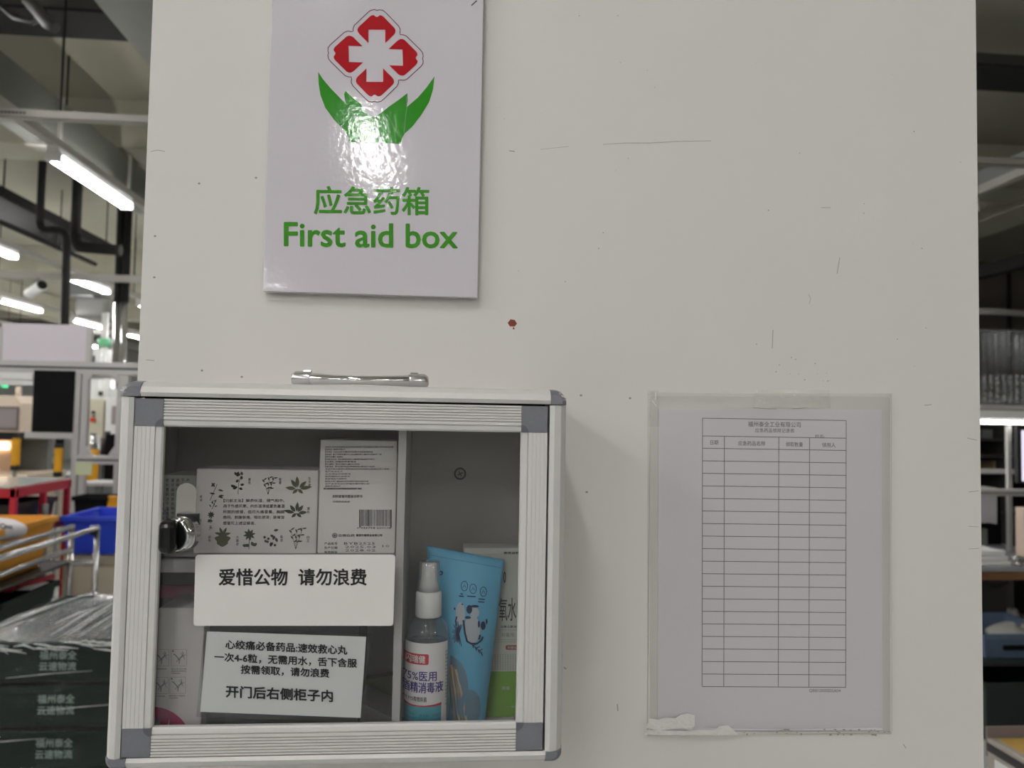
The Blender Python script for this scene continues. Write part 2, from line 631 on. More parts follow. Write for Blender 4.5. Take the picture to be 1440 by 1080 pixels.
def strut(Y, z, x0, x1, label, rods, lo=.05):
    t = thing('strut_rail', label, 'rail', (0, Y, z), 'strut rails under the ceiling')
    g = G()
    g.box(x0, x1, Y, Y + .003, z, z + lo)
    g.box(x0, x1, Y, Y + .05, z, z + .003)
    g.box(x0, x1, Y, Y + .05, z + lo - .003, z + lo)
    g.build('channel', M_strut, t)
    for x in rods:
        G().cyl((x, Y + .025, z), (x, Y + .025, CEIL - .002), .007, 8).build('rod', M_dark, t)
    return t


z1 = at(0, 163, 3.9)[2]
s1 = strut(3.9, z1, -8, 9, 'pale strut rail crossing in front of the narrow duct', (-2.27, -3.4, 5.4, 7), .05)
g = G()
for k in range(7):
    x = at(1 + k * 5.3, 157, 3.9)[0]
    g.box(x, x + .014, 3.896, 3.8995, z1 + .018, z1 + .03)
g.build('slot', M_black, s1)
z2 = at(100, 394, 9.2)[2]
s2 = strut(9.2, z2, -10, 1, 'pale strut rail farther back that carries the small camera', (-5.5, -3.9, -7), .085)
strut(14.5, 3.0, -12, 1, 'faint strut rail far back behind the small camera', (-8, -5.6), .08)

# crosswise dark pipes near the slab
t = thing('cable_tray', 'dark cable tray crossing close under the ceiling', 'cable tray', (0, 4.02, 3.9))
zt = 3.9
G().box(-5.45, 5.55, 4.02, 4.37, zt, zt + .02).build('tray_base', M_dark, t)
G().box(-5.45, 5.55, 4.02, 4.03, zt + .02, zt + .09).build('tray_side', M_darkmach, t)
G().box(-5.45, 5.55, 4.36, 4.37, zt + .02, zt + .09).build('tray_side', M_darkmach, t)
for y, r, nn in ((4.1, .025, 0), (4.18, .02, 1), (4.27, .03, 2)):
    G().tube([(-5.4 + i * 1.09, y + .012 * ((i * 7 + nn) % 3), zt + .02 + r) for i in range(11)], r, 8).build('cable', M_black, t)
for x in (-2.2, -5.2, 4.3, 5.2):
    G().cyl((x, 4.2, zt), (x, 4.2, CEIL - .002), .007, 6).build('rod', M_dark, t)
# drooping cable and conduit at the very top left
pts = [(0, 8), (20, 25), (45, 32), (62, 25), (80, 36)]
g = G()
g.tube([at(-40, 2, 3.3)] + [at(x, y, 3.3) for x, y in pts], .014, 8)
tag(g.build('hanging_cable', M_black), 'black cable drooping below the tray at the top left corner', 'cable')
g = G()
g.tube([at(x, y, 3.2) for x, y in [(28, -40), (38, 0), (52, 14), (66, 32), (78, 40)]], .03, 8)
tag(g.build('flexible_conduit', M_darkmach), 'thick dark flexible conduit dropping beside the drooping cable', 'conduit')

# messy cable tray running away on the left, with pipes
t = thing('cable_tray', 'dark cluttered cable tray running away on the left', 'cable tray', (-4.15, 8, 3.5))
G().box(-4.68, -4.16, 3, 9.3, 3.5, 3.52).build('tray_base', M_dark, t)
G().box(-4.68, -4.66, 3, 9.3, 3.52, 3.6).build('tray_side', M_dark, t)
G().box(-4.18, -4.16, 3, 9.3, 3.52, 3.6).build('tray_side', M_dark, t)
for k in range(5):
    G().tube([(-4.62 + k * .1 + random.uniform(-.02, .02), 3 + i * .62, 3.55 + random.uniform(0, .04)) for i in range(11)], .025, 6).build('cable', M_black if k % 2 else M_grey, t)
for y in (4.7, 6.8, 9):
    for x in (-4.69, -4.15):
        G().cyl((x, y, 3.5), (x, y, CEIL - .002), .008, 6).build('rod', M_dark, t)
g = G()
g.tube([(-4.4, y, 3.36) for y in (2, 5, 8, 9.3)], .028, 8)
for y in (4.2, 6.2, 8.3):
    g.cyl((-4.4, y, 3.36), (-4.4, y, 3.5), .006, 6)
tag(g.build('conduit_pipe', M_dark), 'thin dark pipe running away below the cluttered cable tray', 'pipe')


def rpath(pts, Y, n=5, rad=.12):
    """Polyline through pixel points at distance Y with rounded corners."""
    P = [at(x, y, Y) for x, y in pts]
    out = [P[0]]
    for a, b, c in zip(P, P[1:], P[2:]):
        d1, d2 = (a - b), (c - b)
        r = min(rad, d1.length * .45, d2.length * .45)
        s, e = b + d1.normalized() * r, b + d2.normalized() * r
        for i in range(n + 1):
            q = i / n
            out.append((s * (1 - q) + b * q) * (1 - q) + (b * (1 - q) + e * q) * q)
    return out + [P[-1]]


g = G()
p = rpath([(56, 312), (58, 323), (94, 324), (91, 470)], 7.0)
g.tube(p + [Vector((p[-1][0], p[-1][1], .0))], .036, 10)
g.cyl(p[0], (p[0][0], p[0][1], CEIL - .002), .036, 10)
tag(g.build('drop_pipe', M_dark), 'dark pipe with a bend dropping behind the white panel', 'pipe')
g = G()
g.tube(rpath([(106, 330), (108, 347), (170, 352)], 7.2), .055, 8)
p = at(106, 330, 7.2)
g.cyl(p, (p[0], p[1], CEIL - .002), .05, 8)
tag(g.build('branch_pipe', M_dark), 'dark branch pipe running sideways from the bent drop pipe', 'pipe')
for x, Y, lab in ((164.5, 9.6, 'silver vertical pipe, left one of the pair near the column edge'), (175, 9.6, 'silver vertical pipe, right one of the pair near the column edge')):
    b = at(x, 440, Y)
    t = thing('vertical_pipe', lab, 'pipe', (b[0], Y, 0), 'silver pipe pair')
    zt = at(x, 425, Y)[2]
    G().cyl((b[0], Y, 0), (b[0], Y, zt), .044, 14).build('lower_pipe', M_steel, t)
    G().cyl((b[0], Y, zt), (b[0], Y, CEIL - .002), .047, 14).build('upper_pipe', M_dark, t)
# small security camera under the strut
b = at(48, 408, 9.0)
t = thing('security_camera', 'small white bullet camera hanging from the farther strut rail', 'camera', (b[0], 9.0, b[2]))
c0, c1 = at(41, 413, 9.05), at(59, 401, 8.85)
G().cyl(c0, c1, .062, 16).build('camera_body', M_white, t)
d = (c1 - c0).normalized()
G().cyl(c1 + d * .001, c1 + d * .012, .055, 16).build('lens_cover', M_black, t)
G().cyl(c0 - d * .03, c0, .05, 16).build('cable_gland', M_black, t)
p = at(49, 398, 9.05)
G().tube([at(49, 407, 9.03), p, Vector((at(54, 384, 9.2)[0], 9.22, z2))], .022, 8).build('bracket', M_grey, t)
# fan coil style box that glows far back, beacon column
t = thing('air_unit', 'grey ceiling air unit with bright reflections far back', 'air unit', (-6.2, 14, 3))
g = G(); g.pbox(104, 417, 148, 446, 13.2, 1.0, .05)
ob = g.build('unit_body', mat('shiny grey casing', (150, 150, 148), .25, metal=.5), t)
p = at(125, 417, 13.7)
G().box(p[0] - .3, p[0] + .3, 13.5, 13.9, p[2], CEIL - .002).build('hanger', M_grey, t)
# vertical stack with green band near the far wall
x0 = at(147, 480, 11.5)[0]
t = thing('air_line_post', 'pale post with a green valve band beyond the frame', 'post', (x0, 11.5, 0))
G().cyl((x0, 11.5, 0), (x0, 11.5, at(147, 440, 11.5)[2]), .05, 12).build('post_tube', M_white, t)
p = at(148, 482, 11.5)
G().cyl((x0, 11.5, p[2] - .06), (x0, 11.5, p[2] + .06), .09, 12).build('valve_band', mat('pale green band', (120, 200, 150), .4), t)
# pale far cabinet
t = thing('tall_cabinet', 'tall pale cabinet with a dark vent far behind the frame', 'cabinet', (at(135, 500, 14)[0], 14, 0))
a, c = at(124, 492, 14), at(141, 520, 14)
G().box(a[0], c[0] + .1, 14, 14.6, 0, at(130, 490, 14)[2]).build('cabinet_body', M_white, t)
G().pbox(126, 500, 133, 511, 13.98, .02).build('vent', M_black, t)

# right side: crosswise rail is the same strut; dark lattice beams beyond
t = thing('steel_girder', 'dark steel girder sloping away at the right edge', 'girder', (5.2, 9, 3.4))
G().box(4.6, 4.75, 3, 10.4, 3.6, 3.75).build('upper_chord', M_grey, t)
for k in range(4):
    y = 4.7 + k * 1.6
    G().box(4.63, 4.7, y, y + .06, 3.75, CEIL - .002).build('web_post', M_dark, t)
G().box(5.3, 5.42, 3, 10.4, 3.02, 3.14).build('lower_chord', M_dark, t)
for k in range(2):
    y = 5 + k * 3
    G().box(5.33, 5.39, y, y + .06, 3.14, CEIL - .002).build('web_post', M_dark, t)
t = thing('partition_screen', 'dark ribbed partition beyond the unlit lamp', 'partition', (9, 11, 0))
G().box(2.2, 13, 11, 11.1, 0, CEIL - .01).build('screen_sheet', mat('brown grey cladding', (92, 84, 76), .8), t)
for k in range(18):
    G().box(2.4 + k * .6, 2.44 + k * .6, 10.95, 11, 0, CEIL - .02).build('rib', M_dark, t)
g = G()
g.tube([at(1340, 437, 6), at(1400, 438, 6), at(1480, 443, 6)], .03, 8)
p = at(1480, 443, 6)
g.cyl(p, (p[0], 6, CEIL - .002), .03, 8)
tag(g.build('cross_pipe', M_strut), 'thin pale pipe crossing above the clear strip curtain', 'pipe')

# ------------------------------------------------------------------ first aid sign
YS = -.011
a = at(376, 200, YS)[0]
c = at(676, 200, YS)[0]
zb = at(520, 414, YS)[2]
sg = G()
sg.box(a, c, YS, -.003, zb, zb + .30, .0006, 1)
sign = sg.build('first_aid_sign', M_sign)
tag(sign, 'glossy white first aid sign with red flower cross over green hands', 'sign')
g = G(); g.box(a + .02, c - .02, -.003, 0, zb + .02, zb + .28); g.build('foam_tape', M_white, sign)
YP = YS - .0003
ez = lambda x, y: at(440 + x / 5.144, y / 5.144, YP)
cen = ez(455, 403)


def rot(p, k):
    d = p - cen
    for _ in range(k):
        d = Vector((d.z, 0, -d.x))
    return cen + d


petal = [(402, 312), (338, 248), (324, 228), (322, 212), (330, 195), (408, 122), (424, 111), (440, 109), (452, 118), (463, 123), (474, 118), (484, 110), (500, 113), (515, 124), (590, 202), (598, 218), (596, 236), (588, 250), (523, 312), (523, 215), (402, 214)]
g = G()
for k in range(4):
    g.flat([rot(ez(x, y), k) for x, y in petal])
g.build('red_petals', M_red, sign)
ol = [(291, 226), (291, 205), (300, 183), (400, 88), (420, 74), (446, 69), (463, 75), (482, 71), (505, 74), (528, 92), (620, 188), (631, 210), (629, 240)]
P = []
for k in range(4):
    P += [rot(ez(x, y), k) for x, y in ol]
g = G()
g.stroke(P, .0008, True)
g.build('flower_outline', M_redline, sign)
hands = [(38, 520), (75, 575), (130, 640), (200, 712), (241, 754), (230, 708), (226, 680), (237, 658), (270, 690), (305, 722), (347, 752), (365, 790), (400, 822), (448, 846), (495, 815), (540, 778), (620, 722), (683, 674), (686, 730), (677, 776), (760, 705), (820, 635), (880, 552), (868, 650), (840, 740), (785, 830), (720, 915), (665, 965), (642, 1005), (634, 1040), (446, 1032), (258, 1027), (256, 990), (236, 950), (150, 862), (90, 780), (55, 690), (42, 610)]
g = G()
g.flat([ez(x, y) for x, y in hands])
g.build('green_hands', M_green, sign)
g = G()
g.stroke([ez(676, 700) + Vector((0, -.00005, 0)), ez(680, 775) + Vector((0, -.00005, 0)), ez(670, 850) + Vector((0, -.00005, 0)), ez(660, 965) + Vector((0, -.00005, 0))], .0003)
p = ez(447, 935)
g.flat([p + Vector((.001 * math.cos(i * .7), -.0001, .001 * math.sin(i * .7))) for i in range(9)])
g.build('hole_mark', mat('grey mark', (150, 150, 150), .5), sign)
g = G()
g.ptext('应急药箱', 442, 262, 603, 301, YP, bold=.0005, slope=1.5, res=3)
g.ptext('First aid box', 400, 313, 643, 346, YP, bold=.0006, slope=3, res=3)
g.build('lettering', mat('lettering green', (66, 142, 44), .075, bump=.012, bscale=170), sign)
g = G()
p = at(666, 5, YP)
g.stroke([p + Vector((-.002, 0, -.002)), p, p + Vector((.003, 0, .003))], .0012)
g.build('corner_scratch', M_greyink, sign)

# ------------------------------------------------------------------ record sheet in a plastic sleeve
YR = -.004
t = thing('record_sheet', 'printed medicine record table in a milky plastic sleeve on the wall', 'notice', at(1082, 1030, 0))


def quad(px, Y):
    return [at(x, y, Y) for x, y in px]


g = G()
q = quad([(926, 574), (1240, 576), (1241, 1027), (925, 1027)], YR)
g.flat(q)
g2 = G()
g.b.faces.ensure_lookup_table()
r = bmesh.ops.extrude_face_region(g.b, geom=list(g.b.faces))
for v in r['geom']:
    if isinstance(v, bmesh.types.BMVert):
        v.co.y += .0012
g.build('paper', mat('form paper', (212, 207, 215), .6), t)
g2.b.free()
YT = YR - .0003
rows = [588, 613, 630.3] + [630.3 + 17.64 * i for i in range(1, 20)]
g = G()
LW = .0007


def tp(x, y):
    """Point of the table: y measured at its left edge, the right edge a little lower."""
    return at(x, y + (x - 988) / 202 * (3.4 * (1 - (y - 588) / 378) + 1.2 * ((y - 588) / 378)), YT)


for y in rows:
    g.stroke([tp(988, y), tp(1190, y)], LW)
for x, y0 in ((988, 588), (1018.6, 613), (1095.2, 613), (1138.4, 613), (1190, 588)):
    g.stroke([tp(x, y0), tp(x - .8, rows[-1])], LW)
g.build('table_lines', M_greyink, t)
g = G()
g.ptext('福州泰全工业有限公司', 1052, 592.5, 1126, 600, YT, bold=.00007, slope=1)
g.ptext('应急药品领用记录表', 1062, 602, 1117, 608, YT, bold=.00004, slope=.8)
g.ptext('姓名:', 1146, 611, 1160, 615.5, YT, bold=.00003)
g.ptext('日期', 999, 619, 1010, 625.5, YT, bold=.00006)
g.ptext('应急药品名称', 1038, 620, 1076, 626.5, YT, bold=.00006, slope=.6)
g.ptext('领取数量', 1105, 621.5, 1129, 628, YT, bold=.00006, slope=.4)
g.ptext('领用人', 1156, 622.5, 1175, 629, YT, bold=.00006, slope=.3)
g.ptext('QR812005E02A04', 1138, 969, 1182, 974, YT, bold=.00005, slope=.3)
g.build('lettering', M_greyink, t)
g = G()
sx = lambda u, v: at(910 + (1253 - 910) * u, 553 + (1032 - 553) * v, 0)


def slv(u, v):
    p = sx(u, v)
    e = min(u, 1 - u, v, 1 - v)
    return Vector((p.x, -.001 - .0046 * min(1, e / .03) - .0006 * math.sin(9 * u + 3 * v) * min(1, e / .05), p.z))


g.grid(slv, 60, 60)
g.build('plastic_sleeve', M_sleeve, t)
g = G()
g.box(at(912, 800, 0)[0], at(1252, 800, 0)[0], -.0024, -.0003, at(1080, 1031, 0)[2], at(1080, 555, 0)[2])
g.build('backing_card', mat('sleeve backing', (204, 201, 195), .6), t)
M_tape = clear('clear adhesive tape', (253, 253, 252), .12, 1.5, haze=.12, hazecol=(232, 230, 226), bump=.3, bscale=60)
for nm, pts in (('tape', [(1062, 547), (1167, 549), (1168, 574), (1061, 572)]), ('tape', [(911, 549), (926, 549), (927, 600), (911, 600)])):
    g = G()
    g.flat([at(x, y, -.0066) for x, y in pts])
    g.build(nm, M_tape, t)
M_torn = mat('torn white tape', (222, 219, 216), .3, bump=.6, bscale=70)
for pts in ([(908, 1024), (913, 1010), (925, 1012), (936, 1009), (950, 1010), (957, 1005), (968, 1003), (977, 1006), (977, 1020), (972, 1028), (960, 1024), (940, 1026), (925, 1027)],
            [(907, 1033), (908, 1026), (930, 1027), (960, 1028), (985, 1026), (1004, 1027), (1012, 1021), (1024, 1020), (1032, 1027), (1039, 1034), (975, 1034), (930, 1034)]):
    g = G()
    g.flat([at(x, y, -.0069) for x, y in pts])
    g.build('torn_tape', M_torn, t)
g = G()
random.seed(3)
for k in range(40):
    px = random.uniform(1040, 1255)
    py = random.uniform(1025, 1033)
    w, h = random.uniform(1, 5), random.uniform(.6, 2)
    g.flat([at(px, py, -.0068), at(px + w, py - h * .4, -.0068), at(px + w * 1.2, py + h, -.0068), at(px + w * .3, py + h * 1.2, -.0068)])
g.build('frayed_edge', mat('grey glue residue', (160, 158, 146), .7), t)['kind'] = 'stuff'
for pts, w in (([(1058, 573), (1080, 575), (1092, 575)], .0004), ([(1114, 575), (1128, 574), (1136, 573)], .0004), ([(922, 552), (922, 562)], .0009), ([(917, 563), (923, 571)], .0009)):
    g = G()
    g.stroke([at(x, y, -.0070) for x, y in pts], w)
    g.build('crease', mat('pale crease', (235, 233, 230), .2) if w > .0005 else M_softink, t)

# ------------------------------------------------------------------ first aid cabinet
CX0, CX1, CZ0, CZ1 = -.2396, .0942, 1.2428, 1.5248
DX0, DX1, DZ0, DZ1 = -.2265, .0783, 1.2535, 1.5115
YF = -.130
cab = thing('first_aid_cabinet', 'silver aluminium wall cabinet with glass door holding medicine boxes', 'cabinet', ((CX0 + CX1) / 2, 0, CZ0))
LC = .0165                                    # corner cap length


def prof_in(w):
    """Cross-section of a body edge: first number from the door gap outwards, second the depth Y."""
    return [(0, -.115), (0, -.1295), (w * .25, -.1312), (w * .62, -.1295), (w * .9, -.125), (w, -.118), (w, 0), (w - .0015, 0), (w - .0015, -.115)]


wt, wl, wr, wb = CZ1 - DZ1 - .0017, DX0 - CX0 - .001, CX1 - DX1 - .0017, DZ0 - CZ0 - .001
g = G()
g.prism([(y, DZ1 + .0017 + s) for s, y in prof_in(wt)], 0, CX0 + LC, CX1 - .0138)
g.build('top_panel', M_alu, cab)
g = G()
g.prism([(y, DZ0 - .001 - s) for s, y in prof_in(wb)], 0, CX0 + LC, CX1 - .0138)
g.build('bottom_panel', M_alu, cab)
g = G()
g.prism([(DX0 - .001 - s, y) for s, y in prof_in(wl)], 2, DZ0 - .0009, DZ1 + .0009)
g.build('side_panel', M_alu, cab)
g = G()
g.prism([(DX1 + .0017 + s, y) for s, y in prof_in(wr)], 2, DZ0 - .0009, DZ1 + .0009)
g.build('side_panel', M_alu, cab)
g = G()
g.box(CX0 + .003, CX1 - .003, -.004, -.001, CZ0 + .003, CZ1 - .003)
g.build('back_panel', M_inner, cab)
g = G()
for b in ((DX0 - .002, DX0 + .004, DZ0, DZ1), (DX1 - .004, DX1 + .002, DZ0, DZ1), (DX0, DX1, DZ0 - .002, DZ0 + .004), (DX0, DX1, DZ1 - .004, DZ1 + .002)):
    g.box(b[0], b[1], -.1125, -.108, b[2], b[3])
g.build('dark_gap_backing', M_black, cab)  # black ring put behind the door gap to stand in for its shade
# grey corner caps, rounded, with chipped silver flecks
for sx_, sz_ in ((-1, 1), (1, 1), (-1, -1), (1, -1)):
    ox, oz = (CX0 if sx_ < 0 else CX1), (CZ0 if sz_ < 0 else CZ1)
    ix = (DX0 - .0009 if sx_ < 0 else DX1 + .0016)
    iz = (DZ0 - .0009 if sz_ < 0 else DZ1 + .0016)
    Lx = LC if True else 0
    R = .0105 if sz_ > 0 else .0080
    arc = [(ox - sx_ * (R - R * math.cos(q)), oz - sz_ * (R - R * math.sin(q))) for q in [k * math.pi / 14 for k in range(8)]]
    lx = LC if sx_ < 0 else .0138
    pts = [(ox, iz)] + arc + [(ox - sx_ * lx, oz), (ox - sx_ * lx, iz)]
    g = G()
    n = len(pts)
    cx_, cz_ = ox - sx_ * .008, oz - sz_ * .008
    lay = [(-.1152, 0), (-.119, 0), (-.127, .0012), (-.1312, .0045)]
    rings = []
    for y, ins in lay:
        ring = []
        for x, z in pts:
            dx, dz = 0, 0
            i_ = len(ring)
            if i_ <= len(arc):
                dx = -sx_ * ins * (1 - min(1, abs(x - ox) / .0106))
            if 1 <= i_ <= len(arc) + 1:
                dz = -sz_ * ins * (1 - min(1, abs(z - oz) / .0106))
            ring.append(g.b.verts.new((x + dx, y, z + dz)))
        rings.append(ring)
    for A, B in zip(rings, rings[1:]):
        for i in range(n):
            g.b.faces.new([A[i], A[(i + 1) % n], B[(i + 1) % n], B[i]])
    for ring in (rings[0], rings[-1]):
        for tr_ in tessellate_polygon([[Vector((p[0], p[1], 0)) for p in pts]]):
            g.b.faces.new([ring[i] for i in tr_])
    inn = [(x - sx_ * .0014 if (x, z) in arc or i == 0 else x, z - sz_ * .0014 if (x, z) in arc or i == len(arc) + 1 else z) for i, (x, z) in enumerate(pts[:len(arc) + 2])]
    g.prism(pts[:len(arc) + 2] + inn[::-1], 1, -.1151, 0)
    cp = g.build('corner_cap', M_cap, cab)
    if sz_ > 0:
        f = G()
        random.seed(11 + sx_)
        for k in range(34):
            q = random.uniform(.25, 1.25)
            rr = random.uniform(.0045, .0098)
            x, z = ox - sx_ * (R - rr * math.cos(q)), oz - sz_ * (R - rr * math.sin(q))
            if sx_ < 0 and random.random() < .5:
                z -= random.uniform(0, .005)
            e = random.uniform(.0004, .0011)
            yy = -.1312 if rr < .0062 else -.1272 - .0040 * (.0098 - rr) / .0036
            ww = [(x + e * math.cos(w), yy - .0006, z + e * math.sin(w)) for w in sorted(random.uniform(0, 6.28) for _ in range(3))]
            f.flat(ww)
        f.build('chipped_plating', M_fleck, cp)

# door: four ribbed rails, grey corners, glass
PW = .0203                                    # width of a door rail


def ribs(w):
    """Ribbed cross-section: distance from the outer edge, depth Y."""
    P = [(0, -.112), (0, -.1300)]
    x = .0013
    for k in range(6):
        P += [(x, -.1300), (x + .0001, -.1287), (x + .0007, -.1287), (x + .0008, -.1300)]
        x += .00215
    P += [(.0150, -.1300), (.0152, -.1285), (.0158, -.1285), (.0160, -.1297), (w - .0012, -.1292), (w, -.1280), (w, -.1244), (.0158, -.1244), (.0158, -.112)]
    return P


def dprof(kind):
    if kind == 'stile':
        P = [(0, -.112), (0, -.1300)]
        for x in (.0022, .0052, .0082, .0112):
            P += [(x, -.1300), (x + .0001, -.1297), (x + .0005, -.1297), (x + .0006, -.1300)]
        P += [(.0145, -.1300), (.0147, -.1288), (.0152, -.1288), (.0154, -.1297), (PW - .0012, -.1292), (PW, -.1280), (PW, -.1244), (.0158, -.1244), (.0158, -.112)]
        return P
    return ribs(PW)


dg_ = G()
K = .0203
dg_.prism([(y, DZ1 - s) for s, y in dprof('rail')], 0, DX0 + K, DX1 - K)
dg_.prism([(y, DZ0 + s) for s, y in dprof('rail')], 0, DX0 + K, DX1 - K)
dg_.prism([(DX0 + s, y) for s, y in dprof('stile')], 2, DZ0 + K, DZ1 - K)
dg_.prism([(DX1 - s, y) for s, y in dprof('stile')], 2, DZ0 + K, DZ1 - K)
door = dg_.build('door', M_alu, cab)
for sx_, sz_ in ((-1, 1), (1, 1), (-1, -1), (1, -1)):
    ox, oz = (DX0 if sx_ < 0 else DX1), (DZ0 if sz_ < 0 else DZ1)
    P = [(ox, oz), (ox - sx_ * K, oz)]
    P += [(ox - sx_ * K, oz - sz_ * K), (ox, oz - sz_ * K)]
    g = G()
    x0, x1 = sorted((ox, ox - sx_ * K))
    zz0, zz1 = sorted((oz, oz - sz_ * K))
    g.box(x0, x1, -.1304, -.112, zz0, zz1, .0004, 1)
    g.build('door_corner', M_cap, door)
    g = G()
    ccx, ccz = ox - sx_ * K, oz - sz_ * K
    rr = .0053
    pts = [Vector((ccx + sx_ * rr * math.cos(q), -.1307, ccz + sz_ * rr * math.sin(q))) for q in [k * math.pi / 16 for k in range(9)]]
    g.stroke(pts, .0007)
    g.flat([Vector((ccx, -.1306, ccz))] + [p + Vector((0, .0001, 0)) for p in pts])
    g.build('corner_arc', mat('grey plastic groove', (88, 89, 96), .5), door)
YG = -.1240                                   # outer face of the glass
g = G()
g.box(DX0 + .016, DX1 - .016, YG, YG + .003, DZ0 + .016, DZ1 - .016)
g.build('glass_pane', M_glass, door)

# chrome carrying handle lying on the top
YH = -.066
hx0, hx1 = at(409, 530, YH)[0], at(604, 533, YH)[0]
hz = CZ1 + .0068
g = G()
pts, rs = [], []
for i in range(25):
    u = i / 24
    pts.append((hx0 + .012 + (hx1 - hx0 - .024) * u, YH - .012 * math.sin(math.pi * u), hz + .0003 - .001 * math.sin(math.pi * u)))
    rs.append(.0036 + .0016 * abs(2 * u - 1) ** 1.5)
g.tube(pts, rs, 16)
hd = g.build('handle', M_chrome, cab)
for s, x in ((1, hx0), (-1, hx1)):
    g = G()
    g.tube([(x + s * .0005, YH, hz), (x + s * .0012, YH, hz), (x + s * .004, YH, hz), (x + s * .012, YH, hz), (x + s * .017, YH - .002, hz), (x + s * .019, YH - .002, hz)],
           [.0022, .0042, .0062, .0064, .0056, .0046], 18)
    g.build('handle_end', mat('satin chrome', (205, 205, 205), .25, metal=.9), hd)
    g = G()
    g.box(x + s * .013 - .0035, x + s * .013 + .0035, YH + .002, YH + .009, CZ1 - .0005, hz + .0075, .001)
    g.build('handle_bracket', M_chrome, hd)

# inside: divider and shelf
g = G()
xd0, xd1 = at(556, 800, -.112)[0], at(567, 800, -.112)[0]
g.box(xd0, xd1, -.1115, -.004, CZ0 + .0015, CZ1 - .0015)
g.build('divider', mat('divider sheet', (190, 188, 186), .5, metal=.2), cab)
zs1 = at(250, 783, -.106)[2]
zs0 = at(250, 805, -.106)[2]
g = G()
g.box(CX0 + .002, xd0 - .0002, -.106, -.004, zs1 - .002, zs1)
g.box(CX0 + .002, xd0 - .0002, -.106, -.1045, zs0, zs1)
g.build('shelf', M_shelf, cab)
p = at(647, 666, -.0042)
g = G()
g.cyl((p.x, -.004, p.z), (p.x, -.0062, p.z), .0056, 24)
sc = g.build('screw', M_darkmach, cab)
g = G()
g.cyl((p.x, -.0062, p.z), (p.x, -.0066, p.z), .0040, 24)
g.build('screw_head', mat('dull screw steel', (140, 138, 134), .4, metal=.5), sc)
g = G()
for a_ in (.5, .5 + math.pi / 2):
    d = Vector((math.cos(a_), 0, math.sin(a_))) * .0026
    g.stroke([Vector((p.x, -.0068, p.z)) - d, Vector((p.x, -.0068, p.z)) + d], .0009)
g.build('screw_slot', M_black, sc)

# lock on the glass: chrome plate with round top, barrel, black key head
YL = YG - .0008
g = G()
p0, p1 = at(246, 753, YL), at(274, 753, YL)
zt = at(260, 692, YL)[2]
rr = (p1.x - p0.x) / 2
top = [(p0.x + rr + rr * math.cos(q), zt + rr * .95 * math.sin(q)) for q in [k * math.pi / 12 for k in range(13)]]
g.prism([(p1.x, p0.z)] + top + [(p0.x, p0.z)], 1, YL, YG)
lock = g.build('lock_plate', mat('mirror chrome plate', (205, 200, 198), .16, metal=.9), door)
g = G()
b0, b1 = at(248, 722, YL - .003), at(278, 752, YL - .003)
g.box(b0.x, b1.x, YL - .003, YG - .0001, b1.z, b0.z, .0006)
lk = g.build('lock_base', M_black, door)
cb = at(254, 748, YL)
ax = Vector((-.42, -1, -.06)).normalized()
g = G()
c_ = Vector((cb.x + .0045, YL - .001, cb.z))
g.cyl(c_, c_ + ax * .011, .0128, 28)
g.cyl(c_ + ax * .011, c_ + ax * .0126, .0128, 28, r2=.0112)
g.build('lock_barrel', M_chrome, door)
g = G()
g.cyl(c_ + ax * .0126, c_ + ax * .0138, .0108, 28)
g.build('lock_face', M_black, door)
g = G()
k0 = c_ + ax * .0138
kk = at(237, 752, YL - .02)
g.box(kk.x - .0065, kk.x + .0060, YL - .0255, YL - .0125, kk.z - .0135, kk.z + .0112, .0052, 4)
g.build('key_head', mat('glossy black plastic', (14, 13, 14), .15), door)

# ------------------------------------------------------------------ labels on the glass
YB = YG - .0006


def rounded(px, r=4):
    """Rounded-corner outline through four pixel corners."""
    out = []
    n = len(px)
    for i in range(n):
        a, b, c = Vector(px[i - 1]), Vector(px[i]), Vector(px[(i + 1) % n])
        s, e = b + (a - b).normalized() * r, b + (c - b).normalized() * r
        for k in range(5):
            q = k / 4
            m = (s * (1 - q) + b * q) * (1 - q) + (b * (1 - q) + e * q) * q
            out.append((m.x, m.y))
    return out


g = G()
L1 = rounded([(275, 780), (556, 780), (553, 880), (272, 880)], 5)
pp = [at(x, y, YB) for x, y in L1]
g.prism([(p.x, p.z) for p in pp], 1, YB, YG - .00005)
lab1 = g.build('door_notice', M_paper)
tag(lab1, 'upper blank-bottomed white notice with one bold line on the cabinet glass', 'notice')
g = G()
g.ptext('爱惜公物', 308, 800, 404, 823, YB - .0002, bold=.00032, res=3)
g.ptext('请勿浪费', 420, 800, 515, 823, YB - .0002, bold=.00032, res=3)
g.build('lettering', M_ink, lab1)
lab2 = thing('door_notice', 'lower white notice with four black lines in a clear sleeve on the glass', 'notice', at(400, 1003, YB))
g = G()
L2 = [(291, 888), (515, 895.5), (507, 1009.5), (281.5, 1001)]
pp = [at(x, y, YB) for x, y in L2]
g.prism([(p.x, p.z) for p in pp], 1, YB, YB + .0002)
g.build('paper', M_paper2, lab2)
g = G()
pp = [at(x, y, YB - .0004) for x, y in [(287, 882), (521, 891), (512, 1016), (276, 1008)]]
g.prism([(p.x, p.z) for p in pp], 1, YB - .0004, YB - .0002)
g.build('clear_sleeve', clear('notice sleeve', (246, 246, 246), .05, 1.4), lab2)


def z5(x, y):
    return (260 + x / 4.8, 870 + y / 4.8)


def zq(x0, y0, x1, y1, drop, Y):
    a, b, c, d = z5(x0, y0), z5(x1, y0 + drop), z5(x1, y1 + drop), z5(x0, y1)
    return [at(*a, Y), at(*b, Y), at(*c, Y), at(*d, Y)]


